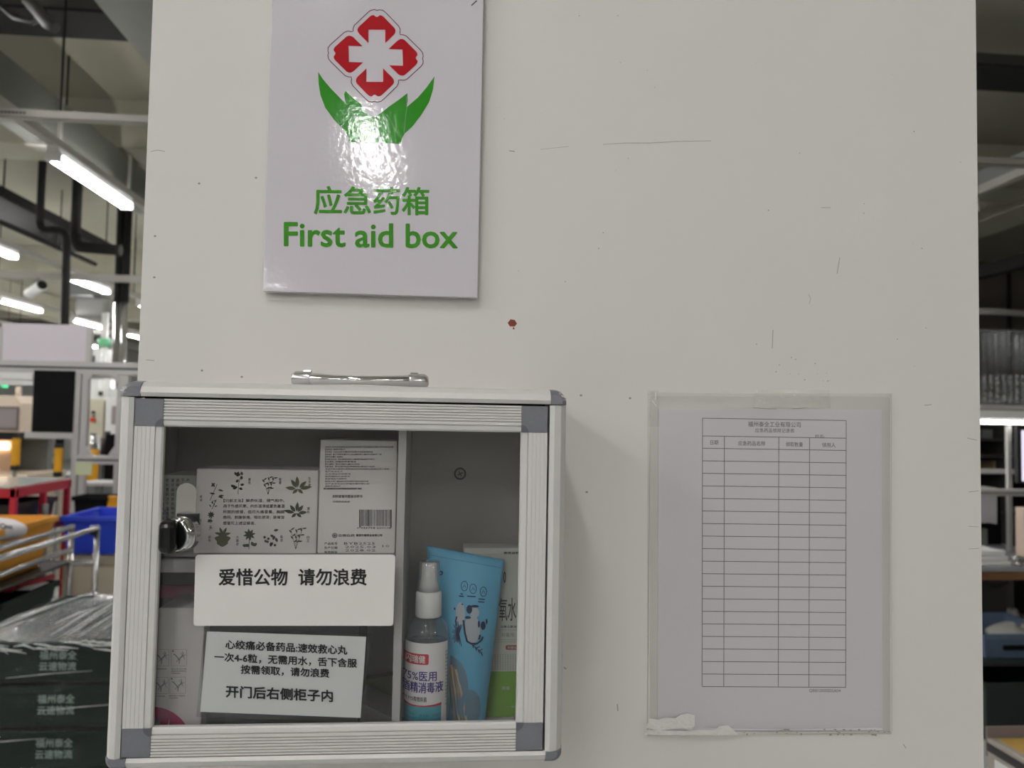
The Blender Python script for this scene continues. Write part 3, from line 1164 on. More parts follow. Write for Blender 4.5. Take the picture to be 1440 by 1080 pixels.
g = G()
YK = YB - .00055
g.text('心绞痛必备药品:速效救心丸', zq(275, 143, 1095, 203, 40, YK), bold=.00018, res=2)
g.text('一次4-6粒，无需用水，舌下含服', zq(200, 228, 1160, 288, 44, YK), bold=.00018, res=2)
g.text('按需领取，请勿浪费', zq(378, 312, 973, 372, 28, YK), bold=.00018, res=2)
g.text('开门后右侧柜子内', zq(278, 452, 997, 530, 32, YK), bold=.00026, res=2)
g.build('lettering', M_ink, lab2)

# ------------------------------------------------------------------ medicine on the shelf
YM = -.092


def carton(px0, py0, px1, py1, Y, depth, name, label, m, zbase=None, bev=.0006):
    mx, my = (px0 + px1) / 2, (py0 + py1) / 2
    x0, x1 = at(px0, my, Y)[0], at(px1, my, Y)[0]
    zt_, zb_ = at(mx, py0, Y)[2], at(mx, py1, Y)[2]
    if zbase is not None:
        zb_ = zbase
    o = G().box(x0, x1, Y, Y + depth, zb_, zt_, bev, 1).build(name, m)
    return tag(o, label, 'medicine box')


bxB = carton(274, 660, 446, 778, YM, .045, 'medicine_box', 'wide white medicine box printed with ten herb drawings', M_card, zs1 + .0002)
YQ = YM - .0003
zz = lambda x, y: at(200 + x / 5.4, 600 + y / 5.4, YQ)


def leaf(g, c, a, ln, w):
    """Pointed leaf from point c in direction a (radians)."""
    d = Vector((math.cos(a), 0, math.sin(a)))
    n_ = Vector((-d.z, 0, d.x))
    L = [c]
    for s, k in ((.25, .8), (.5, 1), (.75, .65)):
        L.append(c + d * ln * s + n_ * w * k)
    L.append(c + d * ln)
    for s, k in ((.75, .65), (.5, 1), (.25, .8)):
        L.append(c + d * ln * s - n_ * w * k)
    g.flat(L)


U = .60 / F / 5.4 * 1.05                       # metres per zoomed pixel on the carton


def herb(g, x, y, h, style, seed):
    random.seed(seed)
    base = zz(x, y + h / 2)
    up = Vector((0, 0, 1))
    H = h * U
    if style == 'bush':
        g.stroke([base, base + up * H * .5, base + up * H * .9 + Vector((H * .1, 0, 0))], .0004)
        for k in range(13):
            z = random.uniform(.25, 1)
            leaf(g, base + up * H * z + Vector((random.uniform(-.22, .22) * H, 0, 0)), random.uniform(-.5, 3.6), H * .2, H * .065)
    elif style == 'spray':
        for sx in (-.25, .05, .3):
            tip = base + Vector((sx * H, 0, H * random.uniform(.75, 1)))
            g.stroke([base, tip], .0003)
            for k in range(5):
                q = .35 + k * .15
                leaf(g, base.lerp(tip, q), 1.2 + (1 if k % 2 else -1) * .8 - sx, H * .2, H * .035)
    elif style == 'palm':
        for k in range(5):
            a = math.pi * (.06 + .88 * k / 4) + random.uniform(-.1, .1)
            leaf(g, base + Vector((math.cos(a) * H * .1, 0, H * .3 + math.sin(a) * H * .08)), a, H * random.uniform(.42, .62), H * .095)
        leaf(g, base + Vector((0, 0, H * .3)), -2.4, H * .35, H * .08)
        leaf(g, base + Vector((0, 0, H * .3)), -.7, H * .35, H * .08)
    elif style == 'flower':
        g.stroke([base, base + up * H * .6], .0005)
        c = base + up * H * .7
        for k in range(8):
            leaf(g, c, k * math.pi / 4 + .2, H * .3, H * .06)
        for k in range(4):
            leaf(g, base + up * H * .15 + Vector((random.uniform(-.1, .25) * H, 0, 0)), random.uniform(0, 3.1), H * .24, H * .08)
    elif style == 'root':
        g.flat([base + Vector((H * .42 * math.cos(q) * (1 + .2 * math.sin(5 * q)), 0, H * .45 + H * .38 * math.sin(q) * (1 + .15 * math.cos(4 * q)))) for q in [k * math.pi / 12 for k in range(24)]])
        for k in range(4):
            leaf(g, base + Vector((0, 0, H * .75)), .2 + k * .9, H * .5, H * .09)
    elif style == 'berries':
        for k in range(6):
            leaf(g, base + Vector((random.uniform(-.3, .3) * H, 0, H * random.uniform(.3, .95))), random.uniform(0, 6), H * .26, H * .07)
        for k in range(6):
            c = base + Vector((random.uniform(-.3, .3) * H, 0, H * random.uniform(.05, .6)))
            g.flat([c + Vector((H * .07 * math.cos(q), 0, H * .07 * math.sin(q))) for q in [j * math.pi / 4 for j in range(8)]])
    else:
        for k in range(6):
            leaf(g, base + Vector((random.uniform(-.3, .3) * H, 0, H * random.uniform(.15, .85))), random.uniform(-.4, 3.4), H * .34, H * .06)
        g.stroke([base + Vector((-H * .2, 0, 0)), base + Vector((0, 0, H * .5)), base + Vector((H * .2, 0, H))], .0004)


g = G()
for i, (x, y, h, st) in enumerate([(728, 440, 150, 'bush'), (955, 445, 140, 'spray'), (540, 500, 120, 'sprig'), (545, 590, 70, 'sprig'), (520, 690, 90, 'flower'), (810, 855, 150, 'flower'), (968, 855, 140, 'berries'), (1165, 850, 160, 'spray'), (1170, 630, 140, 'palm')]):
    herb(g, x, y, h, st, 20 + i)
herb(g, 515, 770, 36, 'sprig', 77)
g.build('herb_drawings', M_herb, bxB)
g = G()
herb(g, 1180, 445, 150, 'palm', 40)
herb(g, 608, 855, 120, 'root', 41)
g.build('olive_herb_drawings', M_herb2, bxB)
g = G()


def zt5(body, x0, y0, x1, y1, bold=.00004):
    g.text(body, [zz(x0, y0), zz(x1, y0), zz(x1, y1), zz(x0, y1)], bold=bold, res=1)


zt5('【功能主治】解表化湿，理气和中。', 618, 548, 1080, 574)
zt5('用于外感风寒、内伤湿滞或夏伤暑湿', 616, 590, 1082, 616)
zt5('所致的感冒，症见头痛昏重、胸膈', 614, 634, 1080, 660)
zt5('痞闷、脘腹胀痛、呕吐泄泻；肠胃型', 614, 676, 1080, 702)
zt5('感冒见上述证候者。', 614, 720, 862, 746)
for b, x, y in (('紫苏', 814, 390), ('甘草', 1046, 390), ('生半夏', 1270, 382), ('厚朴', 1262, 612), ('苍术', 446, 522), ('白术', 436, 700), ('茯苓', 510, 828), ('大腹皮', 722, 828), ('陈皮', 1058, 826), ('白芷', 1258, 828)):
    for k, ch in enumerate(b):
        zt5(ch, x - 9, y + k * 26, x + 11, y + k * 26 + 22, .00003)
g.build('lettering', M_greyink, bxB)

bxA = carton(224, 668, 277, 780, YM + .012, .05, 'medicine_box', 'pale green box of vertical print behind the lock', M_card2, zs1 + .0002)
g = G()
YA = YM + .012 - .0003
lines = ['产品批号见盒底有效期至', '密封置阴凉干燥处保存', '请仔细阅读说明书并按', '说明使用或在药师指导', '下购买和使用本品成份']
for k in range(6):
    x = 226 + k * 7.2
    body = lines[k % 5]
    for j, ch in enumerate(body[: 11 - k]):
        g.ptext(ch, x, 673 + j * 6.6, x + 4.4, 678 + j * 6.6, YA, bold=.00003, res=1)
g.build('lettering', M_greyink, bxA)
g = G()
g.ptext('外用', 231, 716, 237, 730, YA, res=1)
g.build('violet_lettering', M_purpleink, bxA)

bxC = carton(448, 619, 557, 788, YM + .002, .06, 'medicine_box', 'tall white medicine box with a barcode beside the divider', mat('bright white carton', (222, 219, 216), .5), zs1 + .0002)
YC = YM + .002 - .0003
zc = lambda x, y: at(430 + x / 5.4, 600 + y / 5.4, YC)
g = G()


def zt6(body, x0, y0, x1, y1, bold=.00003):
    g.text(body, [zc(x0, y0), zc(x1, y0), zc(x1, y1), zc(x0, y1)], bold=bold, res=1)


small = ['本品为白色至淡黄色粉末制成的贴剂气味芳香用于跌打损伤瘀血肿痛', '【成份】国家保密方', '【性状】本品为胶布膏剂除去盖衬后药面显棕色', '【规格】每片含药适量长六点五厘米宽十厘米外用每次一贴', '【用法用量】贴患处', '【功能主治】活血散瘀消肿止痛祛风除湿用于跌打', '【注意】过敏体质者慎用', '【贮藏】密封避光置阴凉处', '【禁忌】孕妇禁用皮肤破损处禁用外用药', '本品不宜长期或大面积使用用药后皮肤过敏者应停止使用', '生产企业见下', '企业地址见说明书', '邮政编码见说明书', '电话号码见说明书', '【批准文号】国药准字详见说明书及内包装标签', '生产企业地址江苏省无锡市锡山区', '服务热线详见']
ends = [665, 300, 510, 575, 285, 525, 380, 410, 525, 630, 280, 340, 335, 310, 475, 485, 265]
for k, (b, e) in enumerate(zip(small, ends)):
    y = 149 + k * 18.6
    zt6(b, 147, y, e, y + 11, .00002)
zt6('请仔细阅读说明书并按说明使用或在药师指导下购买', 135, 464, 425, 478, .00005)
zt6('扫码查看完整版说明书', 204, 518, 430, 540, .00004)
zt6('仅限药品信息', 204, 563, 335, 577)
zt6('6 943758 220108', 388, 762, 648, 776, .00002)
zt6('云南白药', 246, 816, 370, 836, .00005)
zt6('集团无锡药业有限公司', 382, 816, 580, 834, .00006)
zt6('产品批号', 140, 878, 240, 898, .00003)
zt6('生产日期', 140, 910, 240, 930, .00003)
zt6('有效期至', 140, 942, 240, 962, .00003)
p = zc(220, 826)
g.stroke([p + Vector((.00165 * math.cos(q), 0, .00165 * math.sin(q))) for q in [k * math.pi / 10 for k in range(20)]], .0006, True)
g.flat([p + Vector((.0009 * math.cos(q), 0, .0009 * math.sin(q))) for q in [k * math.pi / 4 for k in range(8)]])
random.seed(5)
x = 406
while x < 646:
    w = random.choice([3, 3, 5, 6, 9])
    g.flat([zc(x, 630), zc(x + w, 630), zc(x + w, 754 + (12 if x < 412 or x > 636 else 0)), zc(x, 754 + (12 if x < 412 or x > 636 else 0))])
    x += w + random.choice([3, 4, 6, 8])
g.build('lettering', M_greyink, bxC)
g = G()
zt6('BYB2525', 290, 878, 528, 896)
zt6('2025.03', 300, 904, 530, 922)
zt6('10', 582, 898, 634, 916)
zt6('2028.02', 300, 930, 530, 948)
g.build('date_stamp', M_softink, bxC)

# ------------------------------------------------------------------ things below the shelf
zf = CZ0 + .0017
YD = -.100
bxD = carton(220, 855, 285, 1030, YD, .05, 'medicine_box', 'white box with four small step pictograms and a magenta curve', M_card, zf)
YE = YD - .0003
zd = lambda x, y: at(200 + x / 5.4, 830 + y / 5.4, YE)
g = G()
for x0, y0 in ((85, 450), (220, 450), (80, 662), (210, 660)):
    g.stroke([zd(x0, y0), zd(x0 + 118, y0), zd(x0 + 118, y0 + 124), zd(x0, y0 + 124)], .00025, True)
    random.seed(x0 + y0)
    hand = [(60, 110), (62, 80), (48, 60), (30, 40), (15, 35)]
    g.stroke([zd(x0 + a, y0 + b) for a, b in hand], .0006)
    g.stroke([zd(x0 + 62, y0 + 80), zd(x0 + 80, y0 + 55), zd(x0 + 92, y0 + 30), zd(x0 + 84, y0 + 16)], .0005)
    g.stroke([zd(x0 + 40, y0 + 95), zd(x0 + 66, y0 + 60), zd(x0 + 110, y0 + 40)], .0004)
    for k in range(3):
        g.stroke([zd(x0 + 70 + k * 9, y0 + 20 + k * 6), zd(x0 + 88 + k * 9, y0 + 60 + k * 10)], .0002)
    c = zd(x0 + 14, y0 + 12)
    g.flat([c + Vector((.0007 * math.cos(q), 0, .0007 * math.sin(q))) for q in [k * math.pi / 4 for k in range(8)]])


def zt7(body, x0, y0, x1, y1):
    g.text(body, [zd(x0, y0), zd(x1, y0), zd(x1, y1), zd(x0, y1)], bold=.00002, res=1)


zt7('撕开包装取出', 85, 592, 185, 603)
zt7('取出本品对准', 220, 592, 335, 603)
zt7('揭去隔离纸贴', 220, 609, 335, 619)
zt7('于患处轻压', 220, 626, 290, 636)
zt7('取下保护膜', 85, 800, 172, 810)
zt7('轻轻按压片刻即可', 205, 797, 325, 807)
zt7('完成使用', 205, 814, 270, 823)
g.build('pictograms', M_softink, bxD)
g = G()
pts = [zd(20, 1100)] + [zd(80 + 300 * math.sin(q), 1190 - 305 * math.cos(q)) for q in [k * .13 for k in range(11)]] + [zd(400, 1100)]
g.flat(pts)
mg = g.build('magenta_curve', M_pink, bxD)
g = G()
for x, y in ((108, 1030), (190, 1030)):
    g.flat([zd(x, y) + Vector((0, -.0001, 0)), zd(x + 18, y - 55) + Vector((0, -.0001, 0)), zd(x + 14, y) + Vector((0, -.0001, 0))])
g.build('pale_petal', mat('pale pink print', (222, 170, 186), .5), mg)

bxE = carton(283, 870, 505, 1030, -.085, .06, 'medicine_box', 'dark grey box mostly hidden behind the lower notice', mat('slate carton', (88, 88, 96), .5), zf)
g = G()
for k in range(18):
    x = 287 + k * 1.7
    g.stroke([at(x, 1004, -.0853), at(x, 1018, -.0853)], .0003)
g.build('printed_stripes', M_ink, bxE)
g = G()
g.prism([(at(470, 1030, -.096).x, zf), (at(528, 1030, -.096).x, zf), (at(524, 1002, -.096).x, zf + .014), (at(476, 998, -.096).x, zf + .016)], 1, -.106, -.089)
bp = g.build('blister_packet', mat('violet foil packet', (66, 62, 118), .3, bump=.4, bscale=120, coat=.5))
tag(bp, 'crumpled violet packet under the lower notice by the divider', 'medicine packet')
g = G()
g.prism([(at(340, 1030, -.1).x, zf), (at(418, 1030, -.1).x, zf), (at(400, 1000, -.1).x, zf + .015), (at(352, 1003, -.1).x, zf + .013)], 1, -.108, -.088)
bp = g.build('blister_packet', mat('indigo foil packet', (46, 48, 110), .3, bump=.4, bscale=120, coat=.5))
tag(bp, 'dark blue packet peeping out below the middle of the lower notice', 'medicine packet')
# folded leaflet and small box at the right of the lower compartment
g = G()
y0 = -.066
p = [at(500, 985, y0), at(556, 1012, y0), at(556, 1030, y0), at(500, 1030, y0)]
g.prism([(p[0].x, p[0].z), (p[1].x, p[1].z), (p[2].x, zf), (p[3].x, zf)], 1, y0, y0 + .045)
lf = g.build('folded_leaflet', mat('grey leaflet paper', (168, 166, 164), .7))
tag(lf, 'folded grey leaflet lying beside the divider behind the lower notice', 'leaflet')
g = G()
p = [at(512, 962, -.03), at(556, 955, -.03), at(556, 1000, -.03), at(512, 1000, -.03)]
g.prism([(p[0].x, p[0].z), (p[1].x, p[1].z), (p[2].x, zf), (p[3].x, zf)], 1, -.018, -.007)
lf = g.build('small_carton', mat('olive carton', (128, 124, 92), .6))
tag(lf, 'small olive carton behind the folded leaflet', 'medicine box')
# dark pouch under the shelf at the back left
g = G()
g.box(CX0 + .004, CX0 + .075, -.048, -.006, zf, zs0 - .004, .002)
dk = g.build('medicine_box', mat('dark navy carton', (52, 50, 64), .5))
tag(dk, 'dark navy box at the back under the shelf', 'medicine box')
g = G()
g.box(CX0 + .008, CX0 + .07, -.0483, -.048, zs0 - .032, zs0 - .022)
g.build('magenta_stripe', M_pink, dk)

# ------------------------------------------------------------------ right compartment: spray bottle
YBt = -.082
bx_ = at(597, 900, YBt)[0] + .0026
zz_ = lambda y: at(600, y, YBt)[2]
bot = thing('spray_bottle', 'clear alcohol spray bottle with white pump and red badge label', 'bottle', (bx_, YBt, zf))
Rb = .0178
zsh = zz_(905)
zn = zz_(868)
bprof = [(Rb * .92, zf), (Rb, zf + .003), (Rb, zsh)]
for k in range(1, 9):
    q = k / 8 * math.pi / 2
    bprof.append((.0088 + (Rb - .0088) * math.cos(q), zsh + (zn - zsh) * math.sin(q)))
bprof += [(.0085, zn + .003)]
G().lathe(bx_, YBt, bprof, 40).build('bottle_body', M_bottle, bot)
zl = zz_(893)
G().lathe(bx_, YBt, [(Rb - .0015, zf + .002), (Rb - .0015, zl - .004), (.002, zl - .004)], 32).build('liquid', clear('alcohol', (196, 214, 228), .03, 1.33, haze=.05, hazecol=(180, 205, 225)), bot)
ztop = zz_(790)
zc0, zc1 = zz_(866), zz_(831)
G().lathe(bx_, YBt, [(.0098, zc0), (.0106, zc0 + .0008), (.0104, zc1 - .0015), (.0096, zc1), (.0086, zc1 + .0005)], 32).build('pump_collar', M_white, bot)
G().lathe(bx_, YBt, [(.0086, zc1), (.0072, zc1 + .006), (.0064, zc1 + .010), (.0060, ztop - .002), (.0050, ztop - .0008)], 28).build('pump_head', M_white, bot)
G().lathe(bx_, YBt, [(.0095, zc1 + .0006), (.0086, zc1 + .008), (.0082, ztop), (.0078, ztop + .0006)], 28).build('dust_cap', clear('frosted clear cap', (250, 250, 250), .1, 1.5, haze=.26, gain=2.2), bot)
G().cyl((bx_, YBt, zc0), (bx_ + .001, YBt, zf + .01), .0022, 10).build('dip_tube', M_clear, bot)


def onbot(R):
    """Wraps a flat print onto the bottle, keeping its outline as seen from the front."""
    def fn(p):
        dx = max(-R * .98, min(R * .98, p.x - bx_))
        return Vector((p.x, YBt - math.sqrt(R * R - dx * dx), p.z))
    return fn


def bquad(x0, y0, x1, y1, slope=0):
    Yf = YBt - Rb * .9
    return [at(x0, y0, Yf), at(x1, y0 + slope, Yf), at(x1, y1 + slope, Yf), at(x0, y1, Yf)]


def band(y0, y1, m, name, R, a0=-1.35, a1=1.1, wav=0):
    g = G()
    z0_, z1_ = at(597, y1, YBt - Rb)[2], at(597, y0, YBt - Rb)[2]
    z0_ = max(z0_, zf + .0005)

    def fn(u, v):
        q = a0 + (a1 - a0) * u
        zc_ = z1_ + wav * math.sin(math.pi * u)
        return Vector((bx_ + R * math.sin(q), YBt - R * math.cos(q), z0_ * (1 - v) + zc_ * v))
    g.grid(fn, 30, 1)
    return g.build(name, m, bot)


band(905, 1040, mat('bottle label', (226, 224, 224), .4), 'label', Rb + .0002)
band(990, 1040, M_labelteal, 'teal_band', Rb + .0004, -1.3, .72, -.0012)
band(990, 994, M_labelred, 'red_line', Rb + .0005, -1.3, .72, -.0012)
g = G()
f_ = onbot(Rb + .0006)
# badge
pts = [(567, 921), (569, 919), (602, 919), (603, 922), (602, 930), (598, 934), (567, 933)]
yf_ = YBt - Rb * .9
N_ = 8
gg = G()
ring = [at(x, y, yf_) for x, y in pts]
xs = [p.x for p in ring]


def badge(u, v):
    x = min(xs) + (max(xs) - min(xs)) * u
    zt_, zb_ = at(585, 919, yf_).z, at(585, 934, yf_).z
    ins = .0008 * (1 if (u < .04 or u > .96) else 0)
    return f_(Vector((x, 0, zb_ + ins + (zt_ - zb_ - 2 * ins) * v)))


gg.grid(badge, 24, 1)
bd = gg.build('badge', M_labelred, bot)
g = G()
g.text('闪瑞健', bquad(570, 921, 598, 931.5), bold=.00008, res=2, fn=onbot(Rb + .0008))
g.build('badge_lettering', M_white, bot)
g = G()
g.text('75%医用', bquad(566, 944, 614, 957), bold=.0001, res=2, fn=f_)
g.text('酒精消毒液', bquad(565, 959, 623, 974, -1), bold=.00013, res=2, fn=f_)
g.build('lettering', M_purpleink, bot)
g = G()
g.text('▪99.99%有效杀菌', bquad(565, 979, 600, 986), bold=.00003, res=1, fn=f_)
g.build('small_lettering', M_greyink, bot)
g = G()
for k in range(3):
    g.text(['内含乙醇消毒', '皮肤手部适用', '家庭常备装量'][k], bquad(567, 1002 + k * 6, 583, 1006 + k * 6), res=1, fn=f_)
    g.text(['净含量一百毫升', '医用级别成分', '请放阴凉干燥'][k], bquad(590, 1003 + k * 6, 620, 1007 + k * 6), res=1, fn=f_)
g.build('blue_lettering', M_labelblue, bot)
g = G()
for k in range(16):
    g.text('说明书用'[k % 4] + '途法量保'[k % 4], bquad(626, 917 + k * 5, 629.5, 920 + k * 5), res=1, fn=f_)
g.build('side_print', M_greyink, bot)

# ------------------------------------------------------------------ blue cotton swab pouch leaning at the right
YU = -.062
front = [(600, 768), (708, 786), (711, 800), (681, 1024), (625, 1024), (602, 900)]


CQ = [(600, 768), (709, 788), (680, 1030), (626, 1028)]


def pix(u, v):
    """Outline of the pouch as seen: u across, v up."""
    w = 1 - v
    return tuple((CQ[0][k] * (1 - u) + CQ[1][k] * u) * (1 - w) + (CQ[3][k] * (1 - u) + CQ[2][k] * u) * w for k in (0, 1))


def pch(u, v):
    """Pillow shaped pouch, thicker towards its bottom."""
    uu, vv = min(1, max(0, u)), min(1, max(0, v))
    bulge = .015 * math.sin(math.pi * uu) ** .6 * math.sin(math.pi * (.06 + .88 * vv)) ** .7 * (1 - .5 * vv)
    p = at(*pix(u, v), YU + .004 + .008 * vv - bulge)
    p.z = max(p.z, zf + .0002)
    return p


pch_thing = thing('swab_pouch', 'light blue cotton swab pouch leaning between bottle and green box', 'pouch', at(650, 1024, YU))
g = G()
g.grid(pch, 30, 40)
r = bmesh.ops.extrude_face_region(g.b, geom=list(g.b.faces))
for v in r['geom']:
    if isinstance(v, bmesh.types.BMVert):
        v.co.y += .004
g.build('pouch_body', M_pouch, pch_thing)


def onp(u, v, e=.0005):
    p = pch(u, v)
    p.y -= e
    return p


def zp(x, y, e=.0006):
    """Point of the pouch for zoomed coordinates (3.86 to the pixel from 590, 750)."""
    px, py = 590 + x / 3.86, 750 + y / 3.86
    u, v = .5, .5
    for _ in range(12):
        qx, qy = pix(u, v)
        u += (px - qx) / 85
        v -= (py - qy) / 250
    return onp(min(1, max(0, u)), min(1, max(0, v)), e)


g = G()
for cx, cy in ((243, 285), (290, 300), (346, 316)):
    g.stroke([zp(cx + 18 * math.cos(q), cy + 26 * math.sin(q)) for q in [k * math.pi / 7 for k in range(14)]], .0005, True)
    g.stroke([zp(cx - 8, cy + 10), zp(cx, cy - 8), zp(cx + 8, cy + 8)], .0005)
for x0, y0, x1, y1 in ((222, 322, 236, 332), (214, 334, 240, 344), (258, 334, 304, 346), (320, 350, 354, 360), (318, 364, 352, 376)):
    g.stroke([zp(x0, (y0 + y1) / 2), zp(x1, (y0 + y1) / 2 + 3)], .0009)
random.seed(9)
for k in range(20):                              # spiky sprig left of the cotton boll
    a = math.pi * (.35 + 1.25 * k / 19)
    ln = random.uniform(42, 74)
    g.stroke([zp(214, 545), zp(214 + ln * .62 * math.cos(a), 545 - ln * math.sin(a))], .0006)
for k in range(7):                               # leafy twig below
    g.stroke([zp(285 + k * 8, 600 + k * 7), zp(292 + k * 8 + (10 if k % 2 else 2), 600 + k * 7 + (-8 if k % 2 else 22))], .0008)
g.stroke([zp(278, 595), zp(340, 650)], .0006)
for c, w, h in (((270, 412), 16, 24), ((262, 456), 17, 8), ((345, 500), 14, 24), ((300, 395), 22, 7), ((190, 408), 5, 6), ((364, 478), 5, 16), ((322, 492), 6, 20), ((232, 384), 4, 5)):
    g.flat([zp(c[0] + w * math.cos(q), c[1] + h * math.sin(q)) for q in [k * math.pi / 6 for k in range(12)]])
g.stroke([zp(238, 470), zp(246, 540), zp(258, 585), zp(280, 598), zp(312, 598), zp(335, 580), zp(344, 560)], .0016)
g.stroke([zp(202, 450), zp(196, 475), zp(200, 500)], .0012)
g.stroke([zp(328, 550), zp(322, 575)], .0018)
g.text('O', [zp(106, 204), zp(128, 204), zp(124, 226), zp(103, 226)], bold=.0003, res=2)
g.build('navy_print', M_navyink, pch_thing)


def blob(g, pts, e):
    """Printed patch that follows the curved pouch: rings of points shrinking to the middle."""
    cx = sum(p[0] for p in pts) / len(pts)
    cy = sum(p[1] for p in pts) / len(pts)
    dense = []
    for a, b in zip(pts, pts[1:] + pts[:1]):
        dense += [a, ((a[0] + b[0]) / 2, (a[1] + b[1]) / 2)]
    rings = []
    for k in (1, .8, .6, .4, .2):
        rings.append([g.b.verts.new(zp(cx + (x - cx) * k, cy + (y - cy) * k, e)) for x, y in dense])
    c = g.b.verts.new(zp(cx, cy, e))
    n = len(dense)
    for A, B in zip(rings, rings[1:]):
        for i in range(n):
            g.b.faces.new([A[i], A[(i + 1) % n], B[(i + 1) % n], B[i]])
    for i in range(n):
        g.b.faces.new([rings[-1][i], rings[-1][(i + 1) % n], c])


g = G()
for c, w, h in (((285, 520), 44, 76), ((222, 435), 26, 62), ((300, 430), 24, 28)):
    blob(g, [(c[0] + w * math.cos(q), c[1] + h * math.sin(q)) for q in [k * math.pi / 9 for k in range(18)]], .0004)
g.build('cotton_print', mat('cotton print', (186, 194, 202), .6), pch_thing)
for nm, pts in (('pouch_window', [(165, 660), (185, 668), (222, 700), (248, 745), (262, 800), (266, 850), (246, 900), (236, 960), (246, 1024), (200, 1024), (166, 1000)]),
                ('pouch_window', [(268, 846), (300, 855), (325, 890), (331, 940), (326, 990), (315, 1024), (256, 1024), (244, 980), (248, 905)])):
    g = G()
    blob(g, pts, .0005)
    ob = g.build(nm, M_pouchwin, pch_thing)
M_swab = mat('white swab sticks', (214, 200, 176), .6)
for k in range(4):
    g = G()
    g.stroke([zp(160 + k * 12, 700 + k * 12, .0008), zp(176 + k * 16, 850, .0008), zp(196 + k * 20, 1020, .0008)], .0016)
    g.build('swab', M_swab if k % 2 else mat('tan swab stick', (178, 150, 110), .6), pch_thing)
# seal line at the top of the pouch
g = G()
g.stroke([onp(u, .955) for u in [.02 + k * .06 for k in range(17)]], .0005)
g.build('seal_line', mat('pouch seal', (80, 158, 200), .4), pch_thing)

# ------------------------------------------------------------------ green and white package behind the pouch
YW = -.040
pk = carton(652, 780, 743, 1030, YW, .034, 'medicine_box', 'white and green peroxide package at the right of the cabinet', M_card2, zf)
YX = YW - .0003
zp4 = lambda x, y, e=0: at(590 + x / 3.86, 750 + y / 3.86, YX - e)
g = G()
p0, p1 = zp4(250, 750), zp4(640, 1060)
g.box(at(652.5, 900, YX).x, at(742.5, 900, YX).x, YX, YW, zf + .0003, zp4(450, 750).z)
gr = g.build('green_panel', M_pgreen, pk)
g = G()


def zt8(body, x0, y0, x1, y1, bold=.00008, e=0):
    g.text(body, [zp4(x0, y0, e), zp4(x1, y0, e), zp4(x1, y1, e), zp4(x0, y1, e)], bold=bold, res=2)


zt8('氧水', 432, 350, 524, 475, .0001)
zt8('喷', 530, 350, 576, 475, .0001)
zt8('过氧化氢消毒液', 440, 500, 560, 513, .00004)
zt8('O', 456, 208, 468, 270, .0002)
g.build('lettering', M_greyink, pk)
g = G()
zt8('消毒用  外用', 440, 540, 580, 562, .00002)
for k in range(8):
    for j in range(12):
        p = zp4(396 + j * 14, 660 + k * 11)
        s = .0004
        g.flat([p + Vector((s, 0, s)), p + Vector((-s, 0, s)), p + Vector((-s, 0, -s)), p + Vector((s, 0, -s))])
for y in (525, 578, 590):
    g.stroke([zp4(425, y), zp4(600, y)], .0003)
g.build('dot_print', mat('grey green print', (140, 150, 132), .6), pk)
g = G()
g.flat([zp4(x, y) for x, y in [(468, 612), (475, 607), (580, 607), (580, 632), (475, 632), (468, 627)]])
rb = g.build('red_strip', mat('muted red print', (158, 62, 70), .5), pk)
g = G()
zt8('抑菌型 喷雾', 478, 613, 570, 627, .00003, .0002)
zt8('消毒', 445, 830, 490, 850, .00008, .0004)
zt8('杀', 520, 830, 545, 850, .00008, .0004)
zt8('一百毫升', 470, 936, 560, 946, .00002, .0004)
g.build('pale_lettering', mat('pale green print', (206, 214, 190), .5), pk)
g = G()
pts = [zp4(415, 106), zp4(560, 112)]
g.box(at(652, 780, YW).x, at(743, 780, YW).x, YW + .002, YW + .030, at(700, 780.5, YW).z, at(700, 778, YW).z + .004, .001)
ob = g.build('medicine_box', mat('pale carton flap', (226, 226, 220), .5))
tag(ob, 'thin white carton lying on top of the green peroxide package', 'medicine box')
g = G()
g.ptext('使用说明', 708, 776, 730, 779, YW + .0017, bold=.00008)
g.build('lettering', M_greyink, ob)

# ------------------------------------------------------------------ left background, front to back
# crates wrapped in stretch film
CW0, CW1, CY0, CY1 = -1.46, -.98, 1.80, 2.46
ztop = at(80, 905, CY0)[2]
pitch = at(80, 945, CY0)[2] - at(80, 1007, CY0)[2]
ch = pitch * .985
words_ = ['topmost', 'second', 'third', 'fourth', 'fifth']


